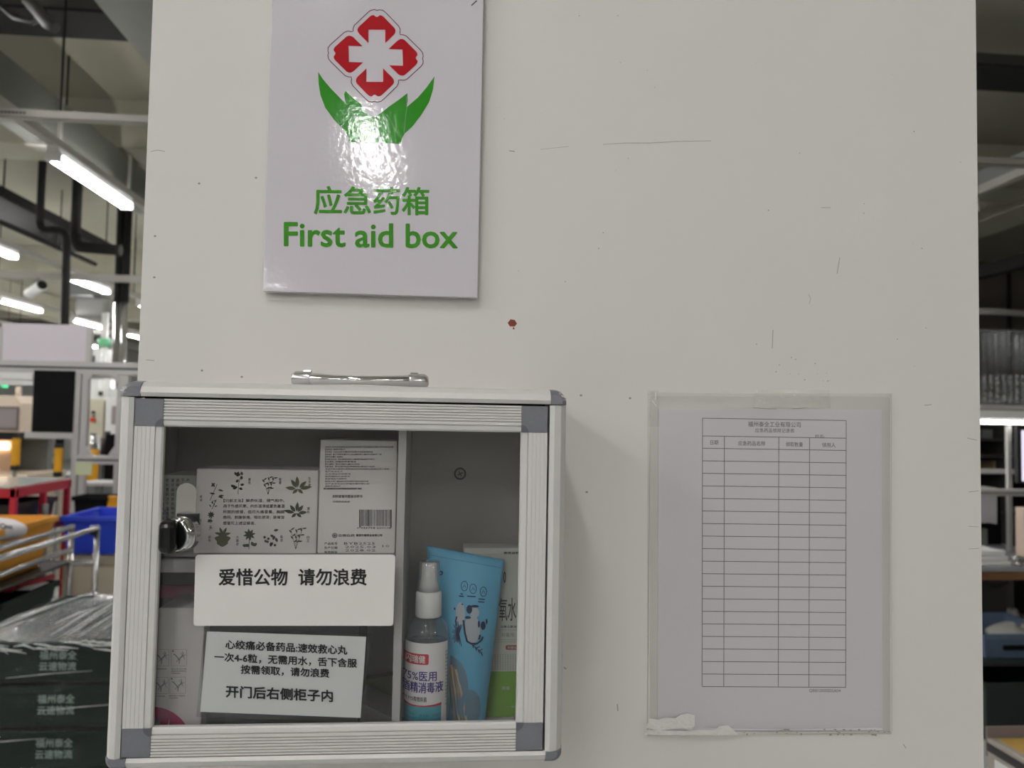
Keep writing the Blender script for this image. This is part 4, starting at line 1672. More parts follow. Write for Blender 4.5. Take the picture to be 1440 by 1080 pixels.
def crate(z, lab):
    t = thing('stacking_crate', lab, 'crate', ((CW0 + CW1) / 2, CY0 + .3, z), 'dark green stacking crates')
    g = G()
    h = ch
    w = .006
    g.box(CW0 + .012, CW1 - .012, CY0 + .012, CY0 + .018, z, z + h)
    g.box(CW0 + .012, CW1 - .012, CY1 - .018, CY1 - .012, z, z + h)
    g.box(CW0 + .012, CW0 + .018, CY0 + .012, CY1 - .012, z, z + h)
    g.box(CW1 - .018, CW1 - .012, CY0 + .012, CY1 - .012, z, z + h)
    g.box(CW0 + .012, CW1 - .012, CY0 + .012, CY1 - .012, z, z + .01)
    g.box(CW0 + .012, CW1 - .012, CY0 + .012, CY1 - .012, z + h - .014, z + h - .006)
    g.build('crate_body', M_dgreen, t)
    g = G()
    for zz0, zz1 in ((h - .024, h - .002), (h * .08, h * .14)):
        g.box(CW0 + .004, CW1 - .004, CY0 + .004, CY0 + .012, z + zz0, z + zz1, .002)
        g.box(CW0 + .004, CW0 + .012, CY0 + .012, CY1 - .004, z + zz0, z + zz1, .002)
        g.box(CW1 - .012, CW1 - .004, CY0 + .012, CY1 - .004, z + zz0, z + zz1, .002)
    g.build('rim', M_dgreen, t)
    g = G()
    cx = at(80, 945, CY0)[0]
    Yt = CY0 + .0115
    for k, tx in enumerate(('福州泰全', '云速物流')):
        z0_ = z + h * .60 - k * .034
        g.text(tx, [(cx - .058, Yt, z0_ + .026), (cx + .050, Yt, z0_ + .026), (cx + .050, Yt, z0_), (cx - .058, Yt, z0_)], bold=.0006)
    g.build('stencil', M_crateink, t)
    return t


for k in range(5):
    crate(ztop - pitch * (k + 1) + .003, '%s dark green crate of the film wrapped stack' % words_[k])
zpal = ztop - pitch * 5 + .003
t = thing('pallet', 'pallet under the film wrapped green crates', 'pallet', (-1.2, 2.1, 0))
G().box(CW0, CW1, CY0, CY1, zpal - .024, zpal - .001).build('deck', M_wood, t)
for x in (CW0, (CW0 + CW1) / 2 - .04, CW1 - .08):
    G().box(x, x + .08, CY0, CY1, 0, zpal - .024).build('stringer', M_wood, t)
ft = thing('stretch_film', 'crinkled clear stretch film wrapped round the green crates', 'film', (-1.2, 2.1, zpal))
random.seed(21)


def ftop(u, v):
    x = CW0 - .005 + .09 * v * (1 - u) + (CW1 - CW0 + .01) * u
    y = CY0 - .004 + (CY1 - CY0) * v
    z = ztop + .006 + .012 * math.sin(u * 31 + 2 * math.sin(v * 5)) * math.sin(math.pi * min(1, v * 4) / 2) * .5 + .05 * u * v + .01 * math.sin(u * 9 + v * 2.5)
    return Vector((x, y, z))


G().grid(ftop, 60, 30).build('film_top', M_film, ft)


def ffront(u, v):
    x = CW0 - .005 + (CW1 - CW0 + .01) * u
    y = CY0 - .004 - .004 * math.sin(v * 40 + u * 6) - .003 * math.sin(u * 25 + v * 9)
    return Vector((x, y, ztop + .006 - (ztop - zpal) * v))


G().grid(ffront, 40, 60).build('film_front', M_filmf, ft)
G().grid(lambda u, v: Vector((CW0 - .005 - .003 * math.sin(v * 40), CY0 - .004 + (CY1 - CY0) * u, ztop + .006 - (ztop - zpal) * v)), 20, 40).build('film_side', M_filmf, ft)
# gathered crinkles along the top front edge
M_crink = mat('bunched stretch film', (196, 198, 196), .18, bump=1.0, bscale=60, var=.25, vscale=60)
for k in range(26):
    x = random.uniform(CW0, CW1 - .02)
    g = G()
    L = random.uniform(.03, .10)
    zz0 = ztop + random.uniform(-.015, .008)
    g.tube([(x, CY0 - .008, zz0), (x + L * .5, CY0 - .012, zz0 + random.uniform(-.006, .006)), (x + L, CY0 - .007, zz0 - random.uniform(0, .02))], [.0012, .0036, .001], 6)
    g.build('film_crinkle', M_crink, ft)
for k in range(10):
    u = random.uniform(.05, .9)
    g = G()
    a_, b_ = ftop(u, random.uniform(.05, .4)), ftop(min(1, u + random.uniform(0, .06)), random.uniform(.6, 1))
    g.tube([a_ + Vector((0, 0, .004)), a_.lerp(b_, .5) + Vector((0, 0, .007)), b_ + Vector((0, 0, .004))], [.001, .0028, .001], 6)
    g.build('film_crinkle', M_crink, ft)
for z_, x_ in ((.30, .05), (.47, .4), (.62, .2), (.2, .5), (.1, .3), (.55, .55)):
    g = G()
    zz0 = ztop - z_ * 1.0
    g.tube([(CW0 + x_ * .5, CY0 - .009, zz0), (CW0 + x_ * .5 + .12, CY0 - .011, zz0 + .012), (CW0 + x_ * .5 + .25, CY0 - .009, zz0 + .02)], [.0006, .0014, .0006], 6)
    g.build('film_crinkle', M_crink, ft)

# lean pipe cart with bins
YP_ = 3.62
pA, pB = at(138, 739, YP_), at(106, 737, YP_ + .02)
X1, Z1 = pA.x, pA.z - .012
X2 = X1 - .13
X3 = -2.78
Yn = 2.35
cart = thing('pipe_cart', 'silver pipe rack cart holding orange and dark blue bins on the left', 'cart', ((X1 + X3) / 2, 3, 0))
PR = .014
for nm, x, z in (('top_rail', X1, Z1), ('top_rail', X2, Z1 + .004), ('middle_rail', X2, Z1 - .115), ('middle_rail', X3, Z1)):
    G().cyl((x, Yn, z), (x, YP_, z), PR, 12).build(nm, M_steel, cart)
for x, y in ((X1, YP_ - .01), (X2, YP_ - .01), (X1, Yn), (X2, Yn), (X3, YP_ - .01), (X3, Yn)):
    G().cyl((x, y, .06), (x, y, Z1 + .004), PR, 12).build('post', M_steel, cart)
    G().cyl((x, y, .0), (x, y, .06), .03, 12).build('caster', M_black, cart)
for z in (.16, .42, .70):
    G().box(X3, X2, Yn, YP_ - .02, z, z + .012).build('shelf', M_darkmach, cart)
for z in (.167, .427, .707):
    G().cyl((X3, YP_ - .01, z), (X1, YP_ - .01, z), PR, 12).build('cross_rail', M_steel, cart)
G().cyl((X1 - .012, YP_ - .016, Z1 - .035), (X1 - .012, YP_ - .016, Z1 + .012), .022, 12).build('pipe_joint', M_black, cart)


def bin_(x0, x1, y0, y1, z0, z1, m, label, name='parts_bin', flare=.04, wall_t=.008):
    g = G()
    # hollow tapered tub: outer and inner shells
    def ring(x0, x1, y0, y1, z):
        return [g.b.verts.new(p) for p in ((x0, y0, z), (x1, y0, z), (x1, y1, z), (x0, y1, z))]
    a = ring(x0 + flare, x1 - flare, y0 + flare, y1 - flare, z0)
    b = ring(x0, x1, y0, y1, z1)
    c = ring(x0 + wall_t, x1 - wall_t, y0 + wall_t, y1 - wall_t, z1)
    d = ring(x0 + flare + wall_t, x1 - flare - wall_t, y0 + flare + wall_t, y1 - flare - wall_t, z0 + wall_t)
    for P, Q in ((a, b), (b, c), (c, d)):
        for i in range(4):
            g.b.faces.new([P[i], P[(i + 1) % 4], Q[(i + 1) % 4], Q[i]])
    g.b.faces.new(list(reversed(a)))
    g.b.faces.new(d)
    t = thing(name, label, 'bin', ((x0 + x1) / 2, (y0 + y1) / 2, z0))
    g.build('bin_body', m, t)
    g = G()
    r = .012
    for bx in ((x0 - r, x1 + r, y0 - r, y0), (x0 - r, x1 + r, y1, y1 + r), (x0 - r, x0, y0, y1), (x1, x1 + r, y0, y1)):
        g.box(*bx, z1 - .025, z1 + .004, .003)
    g.build('rim', m, t)
    return t


zb1 = at(40, 737, 3.2)[2]
b1 = bin_(X3 + .04, X2 - .03, 2.42, 3.50, .7135, zb1, M_orange, 'large orange bin on the pipe cart with white bag on top', flare=.05)
g = G()


def bag(u, v):
    q = 2 * math.pi * u
    r = math.sin(math.pi * (.02 + .96 * v))
    c = at(18, 742, 3.05)
    return Vector((c.x - .16 + (.17 + .03 * math.sin(3 * q)) * r * math.cos(q), c.y + (.2 + .02 * math.sin(5 * q)) * r * math.sin(q), c.z - .02 - .06 * math.cos(math.pi * v) + .006 * math.sin(7 * q + 4 * v)))


bgt = thing('plastic_bag', 'pale crumpled bag with black print lying in the orange bin', 'bag', at(18, 770, 3.05))
g.grid(bag, 24, 14)
g.build('bag_body', mat('pale bag plastic', (214, 210, 212), .35, bump=.5, bscale=25), bgt)
g = G()
yb_ = 2.675
g.ptext('Cino', 0, 736, 17, 743, yb_, bold=.001, slope=1)
g.build('lettering', M_ink, bgt)
b2 = bin_(X3 + .04, X2 - .03, 2.42, 2.98, .4335, .67, M_navy, 'dark navy bin on the middle shelf of the pipe cart', flare=.03)
b3 = bin_(X3 + .04, X2 - .03, 3.02, 3.54, .4335, .625, M_dgreen, 'dark green bin beside the navy bin on the pipe cart', flare=.03)
b4 = bin_(X3 + .04, X2 - .03, 2.5, 3.4, .1735, .38, M_matteblack, 'black bin on the lowest shelf of the pipe cart', flare=.03)
g = G()
zr_ = .645
g.tube([(X2 - .22, 3.0, zr_), (X2 - .06, 3.56, zr_)], .014, 8)
g.tube([(X2 - .30, 3.2, zr_), (X2 - .09, 3.25, zr_)], .012, 8)
tag(g.build('red_bracket', M_redp), 'small red bracket lying across the dark green bin on the cart', 'bracket')
o = G().box(X2 - .20, X2 - .05, 3.32, 3.5, .6255, .630).build('white_sheet', M_paper)
tag(o, 'small white sheet lying under the red bracket on the cart', 'sheet')

# blue bin on a beige cupboard
YBc = 4.25
cp_ = thing('beige_cupboard', 'low beige cupboard under the blue bin', 'cupboard', (at(125, 800, YBc)[0], YBc + .3, 0))
x0c, x1c = at(88, 800, YBc)[0], at(185, 800, YBc)[0]
zc_top = at(125, 777, YBc)[2]
G().box(x0c, x1c, YBc, YBc + .55, .04, zc_top, .004).build('cupboard_body', M_beige, cp_)
G().box(x0c + .02, x1c - .02, YBc + .03, YBc + .5, 0, .04).build('plinth', M_black, cp_)
xm = at(131, 820, YBc)[0]
zd_ = at(125, 794, YBc)[2]
for q in ((x0c + .01, xm - .004), (xm + .004, x1c - .01)):
    dd = G().box(q[0], q[1], YBc - .015, YBc - .0005, .07, zd_ - .008, .003).build('cupboard_door', M_beige, cp_)
    G().cyl((q[1] - .03, YBc - .035, .4), (q[1] - .03, YBc - .015, .4), .01, 10).build('knob', M_black, dd)
G().box(x0c + .01, x1c - .01, YBc - .015, YBc - .0005, zd_ + .008, zc_top - .01, .003).build('drawer', M_beige, cp_)
xa, xb = at(84, 750, YBc - .1)[0], at(162, 750, YBc - .1)[0]
bin_(xa, xb, YBc - .08, YBc + .42, zc_top + .002, at(120, 728, YBc - .1)[2], M_blue, 'bright blue plastic bin standing on the beige cupboard', flare=.025)
g = G()
zt_ = at(120, 722, YBc + .2)[2]
zz0 = at(120, 745, YBc + .2)[2]
g.prism([(xa + .05, zz0), (xa + .06, zz0 + .03), (at(136, 722, YBc + .2).x, zt_ + .012), (at(142, 745, YBc + .2).x, zz0)], 1, YBc + .15, YBc + .22)
tag(g.build('blue_divider', M_blue), 'slanted blue plastic panel sticking out of the blue bin', 'panel')

# red framed glass top trolley
YR1 = 4.35
pr = at(101, 677, YR1)
XR, ZR = pr.x, pr.z
XL = XR - .9
YR0 = 3.72
rt = thing('red_trolley', 'red framed trolley with a shiny clear top behind the pipe cart', 'trolley', ((XR + XL) / 2, 4, 0))
for x in (XR, XL):
    G().box(x - .035, x, YR0, YR1, ZR - .04, ZR + .015, .004).build('top_rail', M_redp, rt)
    for y in (YR0, YR0 + .31, YR1 - .035):
        G().box(x - .033, x - .002, y, y + .032, .02, ZR - .03, .003).build('post', M_redp, rt)
    for z in (.82, .45):
        G().box(x - .03, x - .005, YR0, YR1, z, z + .03, .003).build('lower_rail', M_redp, rt)
for y in (YR0, YR1 - .035):
    G().box(XL, XR, y, y + .03, ZR - .04, ZR + .01, .003).build('end_rail', M_redp, rt)
    G().box(XL, XR, y, y + .03, .82, .85, .003).build('lower_end_rail', M_redp, rt)
G().box(XL - .01, XR - .01, YR0 - .01, YR1 + .01, ZR + .016, ZR + .024).build('clear_top', mat('shiny pale top sheet', (196, 206, 204), .12), rt)
G().box(XL + .02, XR - .04, YR0, YR1, .80, .82).build('shelf', M_grey, rt)
bin_(XL + .1, XR - .06, YR0 + .06, YR1 - .07, .823, ZR - .09, M_darkmach, 'dark grey bin on the shelf of the red trolley', flare=.02)
g = G()
c = at(83, 718, YR0 + .22)
g.cyl((XR - .012 + .03, YR0 + .28, .6), (XR - .012 + .03, YR0 + .28, c.z + .03), .018, 12)
g.cyl((XR - .012 + .03, YR0 + .28, 0), (XR - .012 + .03, YR0 + .28, .6), .018, 12)
tag(g.build('grey_post', M_grey), 'short grey post standing against the red trolley', 'post')

# aluminium machine guard frame
YF_ = 5.05
fr = thing('guard_frame', 'aluminium profile machine guard frame with black and white panels', 'frame', (-2.6, YF_, 0))


def fpost(px, w=.045, y=YF_, ztop_=None, zbot=0.0, name='post'):
    x = at(px, 560, y)[0]
    g = G()
    zt = ztop_ if ztop_ is not None else at(px, 524, y)[2]
    g.box(x - w / 2, x + w / 2, y, y + w, zbot, zt, .003)
    g.box(x - .004, x + .004, y - .0006, y, zbot, zt)
    return g.build(name, M_alu2, fr)


def frail(px0, px1, py, w=.045, y=YF_, name='rail', dark=True):
    a, b = at(px0, py, y), at(px1, py, y)
    z = at((px0 + px1) / 2, py, y)[2]
    G().box(a.x, b.x, y - .001, y + w, z - w / 2, z + w / 2, .003).build(name, M_alu2, fr)
    if dark:
        G().box(a.x, b.x, y - .0018, y - .001, z - .006, z + .005).build('slot', M_black, fr)


zr = at(96, 517, YF_)[2]
G().box(-4.2, -1.6, YF_ - .001, YF_ + .045, zr - .045, zr + .045, .003).build('top_rail', M_alu2, fr)
G().box(-4.2, -1.6, YF_ - .0018, YF_ - .001, zr - .007, zr + .007).build('slot', M_black, fr)
zlo = zr - .046
for px in (108, 119, 168, 176):
    fpost(px, .042, YF_, zlo)
fpost(-60, .045, YF_, zlo)
frail(108, 167, 647, .06, name='lower_rail')
frail(34, 103, 612, .05, y=YF_ - .002, name='middle_rail', dark=False)
# gussets of the small window
for pts in ([(119, 525), (132, 525), (119, 541)], [(166, 525), (155, 525), (166, 541)], [(116, 640), (130, 640), (116, 622)], [(163, 640), (152, 640), (163, 624)]):
    g = G()
    pp = [at(x, y, YF_ - .004) for x, y in pts]
    g.prism([(p.x, p.z) for p in pp], 1, YF_ - .004, YF_ + .02)
    g.build('gusset', M_alu2, fr)
g = G(); g.pbox(46, 521, 104, 608, YF_ - .006, .005); g.build('black_panel', M_matteblack, fr)
for y0, y1 in ((523, 533), (534, 541)):
    g = G(); g.pbox(-60, y0, 46, y1, YF_ - .006, .02, .002); g.build('white_slat', M_white, fr)
g = G(); g.pbox(1, 456, 122, 511, YF_ + .01, .02, .003); g.build('white_panel', M_wboard, fr)
for px in (0, 125):
    a = at(px, 460, YF_)
    G().box(a.x - .018, a.x + .018, YF_ + .005, YF_ + .041, zr + .046, a.z, .003).build('panel_post', M_alu2, fr)
g = G(); g.pbox(106, 650, 129, 668, YF_ - .008, .004); g.build('paper_note', mat('pale green note', (206, 214, 176), .7), fr)
g = G(); g.pbox(129, 527, 158, 533, YF_ + .05, .05); g.build('window_bar', M_white, fr)

# machines seen through the frame
YMc = 6.0
mc = thing('molding_machine', 'cream machine with a grey monitor and green beacon at the far left', 'machine', (at(5, 600, YMc)[0], YMc + .4, 0))
g = G()
pp = [at(x, y, YMc) for x, y in [(-80, 555), (20, 556), (30, 567), (29, 608), (-80, 606)]]
g.prism([(p.x, p.z) for p in pp], 1, YMc, YMc + .7)
g.build('upper_cover', M_cream, mc)
g = G(); g.pbox(-60, 571, 26, 605, YMc - .012, .011, .003); sc_ = g.build('monitor_bezel', mat('taupe bezel', (112, 100, 96), .5), mc)
g = G(); g.pbox(-60, 574, 23, 601, YMc - .014, .001); g.build('monitor_screen', mat('grey dead screen', (150, 142, 142), .25), sc_)
p = at(7, 556, YMc)
G().cyl((p.x, YMc + .2, p.z - .02), (p.x, YMc + .2, p.z + .08), .022, 12).build('beacon_pole', M_cream, mc)
p = at(7, 541, YMc + .2)
G().cyl((p.x, YMc + .2, p.z - .025), (p.x, YMc + .2, p.z + .03), .025, 12).build('beacon', M_greenled, mc)
a, b = at(-80, 608, YMc), at(24, 614, YMc)
G().box(a.x, b.x, YMc + .01, YMc + .6, b.z - .03, at(0, 606, YMc)[2]).build('lower_edge', M_black, mc)
G().box(a.x, b.x - .05, YMc + .62, YMc + .7, 0, b.z - .03).build('rear_column', M_grey, mc)
zt_ = at(10, 668, YMc)[2]
G().box(a.x, at(34, 668, YMc).x, YMc + .05, YMc + .7, 0, zt_, .01).build('machine_bed', M_cream, mc)
a, b = at(-10, 622, YMc + .5), at(11, 632, YMc + .5)
G().box(a.x, b.x, YMc + .5, YMc + .52, b.z, a.z, .004).build('work_lamp', M_warmled, mc)
G().box(a.x - .5, b.x + .06, YMc + .53, YMc + .6, zt_, b.z + .3).build('inner_panel', mat('warm inner panel', (224, 190, 160), .6), mc)
for px in (20, 80):
    Y_ = YMc - .1
    y0_, y1_ = (616, 655) if px == 20 else (630, 664)
    a, b = at(px - 3.4, y0_, Y_), at(px + 3.4, y1_, Y_)
    t = thing('light_curtain', 'yellow safety light post %s' % ('beside the warm lit machine' if px == 20 else 'in front of the beige panel'), 'safety post', (a.x, Y_, 0), 'yellow safety light posts')
    G().box(a.x, b.x, Y_, Y_ + .05, b.z, a.z, .005).build('yellow_body', M_yellow, t)
    G().box(a.x - .002, b.x + .002, Y_ - .002, Y_ + .052, a.z + .001, a.z + .03, .004).build('end_cap', M_black, t)
    G().box(a.x - .002, b.x + .002, Y_ - .002, Y_ + .052, b.z - .04, b.z - .001, .004).build('end_cap', M_black, t)
    G().box((a.x + b.x) / 2 - .01, (a.x + b.x) / 2 + .01, Y_ + .01, Y_ + .03, 0, b.z - .04).build('stand', M_grey, t)
# beige workstation wall with worktop and parts
YB_ = 7.75
t = thing('beige_partition', 'beige machine side panel seen below the black panel', 'panel', (at(50, 640, YB_)[0], YB_, 0))
a, b = at(24, 600, YB_), at(74, 600, YB_)
G().box(a.x, b.x, YB_, YB_ + .04, 0, at(50, 606, YB_)[2]).build('panel_sheet', M_beige, t)
G().box(b.x, b.x + .05, YB_ - .01, YB_ + .05, 0, at(50, 560, YB_)[2]).build('panel_post', M_steel, t)
G().box(a.x - .05, b.x + .6, YB_ - .6, YB_ - .02, at(60, 672, YB_ - .6)[2] - .04, at(60, 668, YB_ - .6)[2]).build('bench_top', M_grey, t)
G().box(a.x, a.x + .05, YB_ - .6, YB_ - .55, 0, at(60, 672, YB_ - .6)[2] - .04).build('bench_leg', M_grey, t)
a, b = at(30, 586, YB_ - .02), at(42, 607, YB_ - .02)
zz1 = at(60, 668, YB_ - .6)[2]
t = thing('small_machine', 'small dark and beige apparatus on the bench behind the yellow posts', 'apparatus', (at(52, 660, YB_ - .4)[0], YB_ - .4, zz1))
p0, p1 = at(40, 662, YB_ - .4), at(52, 668, YB_ - .4)
G().box(p0.x, p1.x, YB_ - .5, YB_ - .3, zz1 + .001, zz1 + .06, .005).build('base_box', M_beige, t)
G().box(p1.x + .01, p1.x + .14, YB_ - .48, YB_ - .34, zz1 + .001, zz1 + .1, .004).build('dark_block', M_darkmach, t)
G().tube([(p0.x + .1, YB_ - .42, zz1 + .058), (p0.x + .12, YB_ - .42, zz1 + .17), (p0.x + .3, YB_ - .42, zz1 + .19), (p0.x + .32, YB_ - .42, zz1 + .1)], .008, 8).build('arm', M_darkmach, t)
# far electric cabinet with teal screen
YE_ = 8.4
t = thing('control_cabinet', 'pale cabinet with a teal touch screen and red stop button', 'control cabinet', (at(130, 580, YE_)[0], YE_, 0))
a, b = at(113, 561, YE_), at(146, 561, YE_)
zc1_ = at(130, 561, YE_)[2]
G().box(a.x, b.x, YE_, YE_ + .5, 0, zc1_, .006).build('cabinet_body', M_beige, t)
g = G(); g.pbox(114, 576, 123.5, 594, YE_ - .012, .011, .003); bz = g.build('screen_bezel', mat('dark green bezel', (50, 70, 62), .5), t)
g = G(); g.pbox(115, 577.5, 121, 592.5, YE_ - .014, .001); g.build('screen', M_teal, bz)
for x, y, r, m in ((132, 580, .018, M_black), (132.5, 585, .012, M_black)):
    p = at(x, y, YE_)
    G().cyl((p.x, YE_ - .02, p.z), (p.x, YE_ - .0005, p.z), r, 12).build('button', m, t)
p = at(131.5, 590.5, YE_)
G().cyl((p.x, YE_ - .04, p.z), (p.x, YE_ - .0005, p.z), .026, 14).build('stop_button', mat('stop red', (206, 70, 40), .4), t)
t = thing('pale_enclosure', 'pale enclosure with grey window beside the control cabinet', 'enclosure', (at(156, 580, YE_)[0], YE_ + .1, 0))
a, b = at(148, 561, YE_), at(180, 561, YE_)
G().box(a.x + .01, b.x, YE_, YE_ + .7, 0, zc1_ + .01, .006).build('enclosure_body', M_white, t)
g = G(); g.pbox(157, 571, 163, 597, YE_ - .01, .009); g.build('grey_window', mat('taupe window', (150, 138, 134), .4), t)
t = thing('wall_cabinet', 'white box with black latch above the control cabinet', 'box', (at(140, 550, YE_ + .3)[0], YE_ + .8, 0))
a, b = at(131, 547, YE_ + .8), at(153, 547, YE_ + .8)
G().box(a.x, b.x, YE_ + .8, YE_ + 1.1, 0, at(140, 546, YE_ + .8)[2]).build('box_body', M_white, t)
p = at(143, 554, YE_ + .8)
G().box(p.x - .03, p.x + .01, YE_ + .78, YE_ + .8, p.z - .02, p.z + .03).build('latch', M_black, t)
# cluster of valves, black unit and yellow guards
YV = 6.6
zsh_ = at(140, 640, YV)[2]
t = thing('valve_unit', 'cluttered dark valve assembly behind the small frame window', 'valve assembly', (at(128, 625, YV)[0], YV, 0))
a, b = at(114, 640, YV), at(145, 640, YV)
G().box(a.x, b.x, YV, YV + .3, 0, zsh_, .01).build('base', M_grey, t)
random.seed(31)
for k in range(12):
    x = a.x + .02 + (b.x - a.x - .04) * random.random()
    h = random.uniform(.06, .24)
    r = random.uniform(.012, .03)
    y = YV + random.uniform(.03, .25)
    G().cyl((x, y, zsh_), (x, y, zsh_ + h), r, 10).build('valve', random.choice([M_darkmach, M_steel, M_black, M_white]), t)
t = thing('black_unit', 'tall black machine unit seen through the frame window', 'machine', (at(157, 640, YV)[0], YV - .2, 0))
a, b = at(147, 640, YV - .2), at(185, 640, YV - .2)
G().box(a.x, b.x, YV - .2, YV + .3, at(157, 678, YV - .2)[2], at(157, 611, YV - .2)[2], .006).build('unit_body', M_matteblack, t)
G().box(a.x, b.x, YV - .2, YV + .3, 0, at(157, 679, YV - .2)[2], .006).build('unit_base', M_grey, t)
t = thing('yellow_guard', 'yellow upright guard plate below the paper note', 'guard', (at(133, 670, YV - .4)[0], YV - .4, 0))
a, b = at(122, 652, YV - .4), at(136, 678, YV - .4)
G().box(a.x, b.x, YV - .4, YV - .37, b.z, at(133, 632, YV - .4)[2], .004).build('plate', M_yellow, t)
G().box((a.x + b.x) / 2 - .02, (a.x + b.x) / 2 + .02, YV - .39, YV - .375, 0, b.z).build('stand', M_grey, t)
# bench shelf with black bin and yellow plate
YK_ = 4.95
t = thing('side_shelf', 'grey shelf crossing behind the frame posts', 'shelf', (at(140, 690, 5.4)[0], 5.4, 0))
a, b = at(110, 681, 5.4), at(190, 681, 5.4)
G().box(a.x, b.x, 5.4, 5.7, a.z - .012, a.z + .012).build('board', M_alu2, t)
for x in (a.x + .02, b.x - .05):
    G().box(x, x + .03, 5.6, 5.63, 0, a.z - .012).build('leg', M_grey, t)
YQ_ = 4.62
xq0, xq1 = at(102, 720, YQ_).x, at(149, 720, YQ_).x
xz = at(170, 720, YQ_).x
t = thing('side_table', 'grey low table behind the blue bin', 'table', ((xq0 + xq1) / 2, 4.85, 0))
zq_ = at(130, 742, YQ_)[2]
YQ_ = 4.83
G().box(xq0 - .1, xz + .2, 4.82, 5.04, zq_ - .03, zq_).build('table_top', M_grey, t)
for x in (xq0 - .08, xz + .15):
    G().box(x, x + .03, 4.9, 4.93, 0, zq_ - .03).build('leg', M_grey, t)
bin_(at(103, 720, YQ_).x, at(148, 720, YQ_).x, 4.83, 5.02, zq_ + .001, at(125, 699, YQ_)[2], M_matteblack, 'black bin behind the blue bin and red trolley', flare=.012)
g = G(); g.box(at(149.5, 710, YQ_).x, at(172, 710, YQ_).x, 4.84, 4.88, zq_ + .001, at(158, 698, YQ_)[2], .004)
tag(g.build('yellow_block', M_yellow), 'amber yellow upright plate to the side of the black bin', 'plate')

# ------------------------------------------------------------------ right background workstation
YW_ = 3.05
ws = thing('workbench', 'workbench with a grey top and wooden underside at the right edge', 'workbench', (at(1420, 810, YW_)[0], YW_ + .3, 0))
xw0, xw1 = at(1340, 805, YW_).x, at(1560, 805, YW_).x
zw1, zw0 = at(1410, 797.5, YW_)[2], at(1410, 804, YW_)[2]
G().box(xw0, xw1, YW_, YW_ + .8, zw0, zw1, .003).build('bench_top', mat('grey bench mat', (150, 152, 154), .35), ws)
G().box(xw0, xw1, YW_ + .04, YW_ + .78, zw0 - .05, zw0 - .0005).build('wooden_rail', M_wood, ws)
G().box(xw0, xw0 + .04, YW_ + .02, YW_ + .06, 0, zw0 - .05).build('leg', M_darkmach, ws)
G().box(xw1 - .04, xw1, YW_ + .02, YW_ + .06, 0, zw0 - .05).build('leg', M_darkmach, ws)
G().box(xw0, xw1, YW_ + .74, YW_ + .76, 0, zw0 - .05).build('modesty_panel', M_darkmach, ws)
zlo_ = at(1410, 933, YW_)[2]
G().box(xw0, xw1, YW_ + .02, YW_ + .7, zlo_ - .02, zlo_).build('lower_shelf', mat('green black shelf', (46, 54, 50), .5), ws)
zl2 = at(1410, 1018, YW_)[2]
# white bag/cable bits under the top
g = G()
g.tube([at(1384, 818, YW_ + .3), at(1395, 825, YW_ + .3), at(1408, 824, YW_ + .3), at(1418, 819, YW_ + .3)], .006, 6)
g.build('cable', M_black, ws)
pth = [(at(1384, 800, YW_).x, zw1)]
st = None
for k, lab in enumerate(('bottom sheet pad of the white stack on the bench', 'middle sheet pad of the white stack on the bench', 'top sheet pad of the white stack on the bench')):
    a, b = at(1372, 790, YW_ + .05), at(1418, 790, YW_ + .05)
    h = (at(1400, 778, YW_ + .05)[2] - at(1400, 799, YW_ + .05)[2]) / 3.2
    o = G().box(a.x - .1, b.x - .006 * k, YW_ + .03 + .012 * k, YW_ + .33, zw1 + .001 + k * (h + .0012), zw1 + k * (h + .0012) + h, .004).build('paper_stack', M_white)
    tag(o, lab, 'paper stack', 'white pads on the bench')
# blue grey basket with white parts on the lower shelf
bk = bin_(at(1386, 905, YW_ + .05).x, at(1500, 905, YW_ + .05).x, YW_ + .06, YW_ + .5, zlo_ + .001, at(1410, 893, YW_ + .05)[2], mat('blue grey basket', (98, 116, 140), .5), 'blue grey basket of white parts on the lower shelf', flare=.03)
bs = Vector(at(1440, 912, YW_ + .05))
G().box(bs.x - .1, bs.x + .1, YW_ + .0555, YW_ + .072, bs.z - .012, bs.z + .012, .005).build('handle_slot', M_matteblack, bk)
g = G()
p = at(1425, 892, YW_ + .2)


def heap(u, v):
    q = 2 * math.pi * u
    r = math.sin(math.pi * (.03 + .94 * v))
    return Vector((p.x + .08 + (.17 + .02 * math.sin(4 * q)) * r * math.cos(q), YW_ + .27 + .14 * r * math.sin(q), p.z - .02 - .05 * math.cos(math.pi * v) + .008 * math.sin(5 * q)))


g.grid(heap, 24, 12)
tag(g.build('white_cloth', mat('white cloth', (206, 206, 200), .7, bump=.3, bscale=20)), 'white cloth lying in the blue grey basket', 'cloth')
g = G()
p = at(1436, 872, YW_ + .55)
g.lathe(p.x, YW_ + .62, [(.05, zlo_ + .001), (.05, p.z - .02), (.03, p.z + .02), (.028, p.z + .05)], 16)
tag(g.build('grey_jug', mat('grey jug', (150, 150, 146), .4)), 'grey white jug behind the basket on the lower shelf', 'jug')
g = G()
g.pbox(1386, 940, 1500, 968, YW_ + .12, .4, .01)
# lower drawer bin
g.b.free()
bin_(at(1386, 950, YW_ - .2).x, at(1520, 950, YW_ - .2).x, YW_ - .2, YW_ + .5, .002, zlo_ - .03, mat('dark teal tub', (24, 34, 32), .5), 'dark tub on the floor under the workbench shelf', flare=.02)
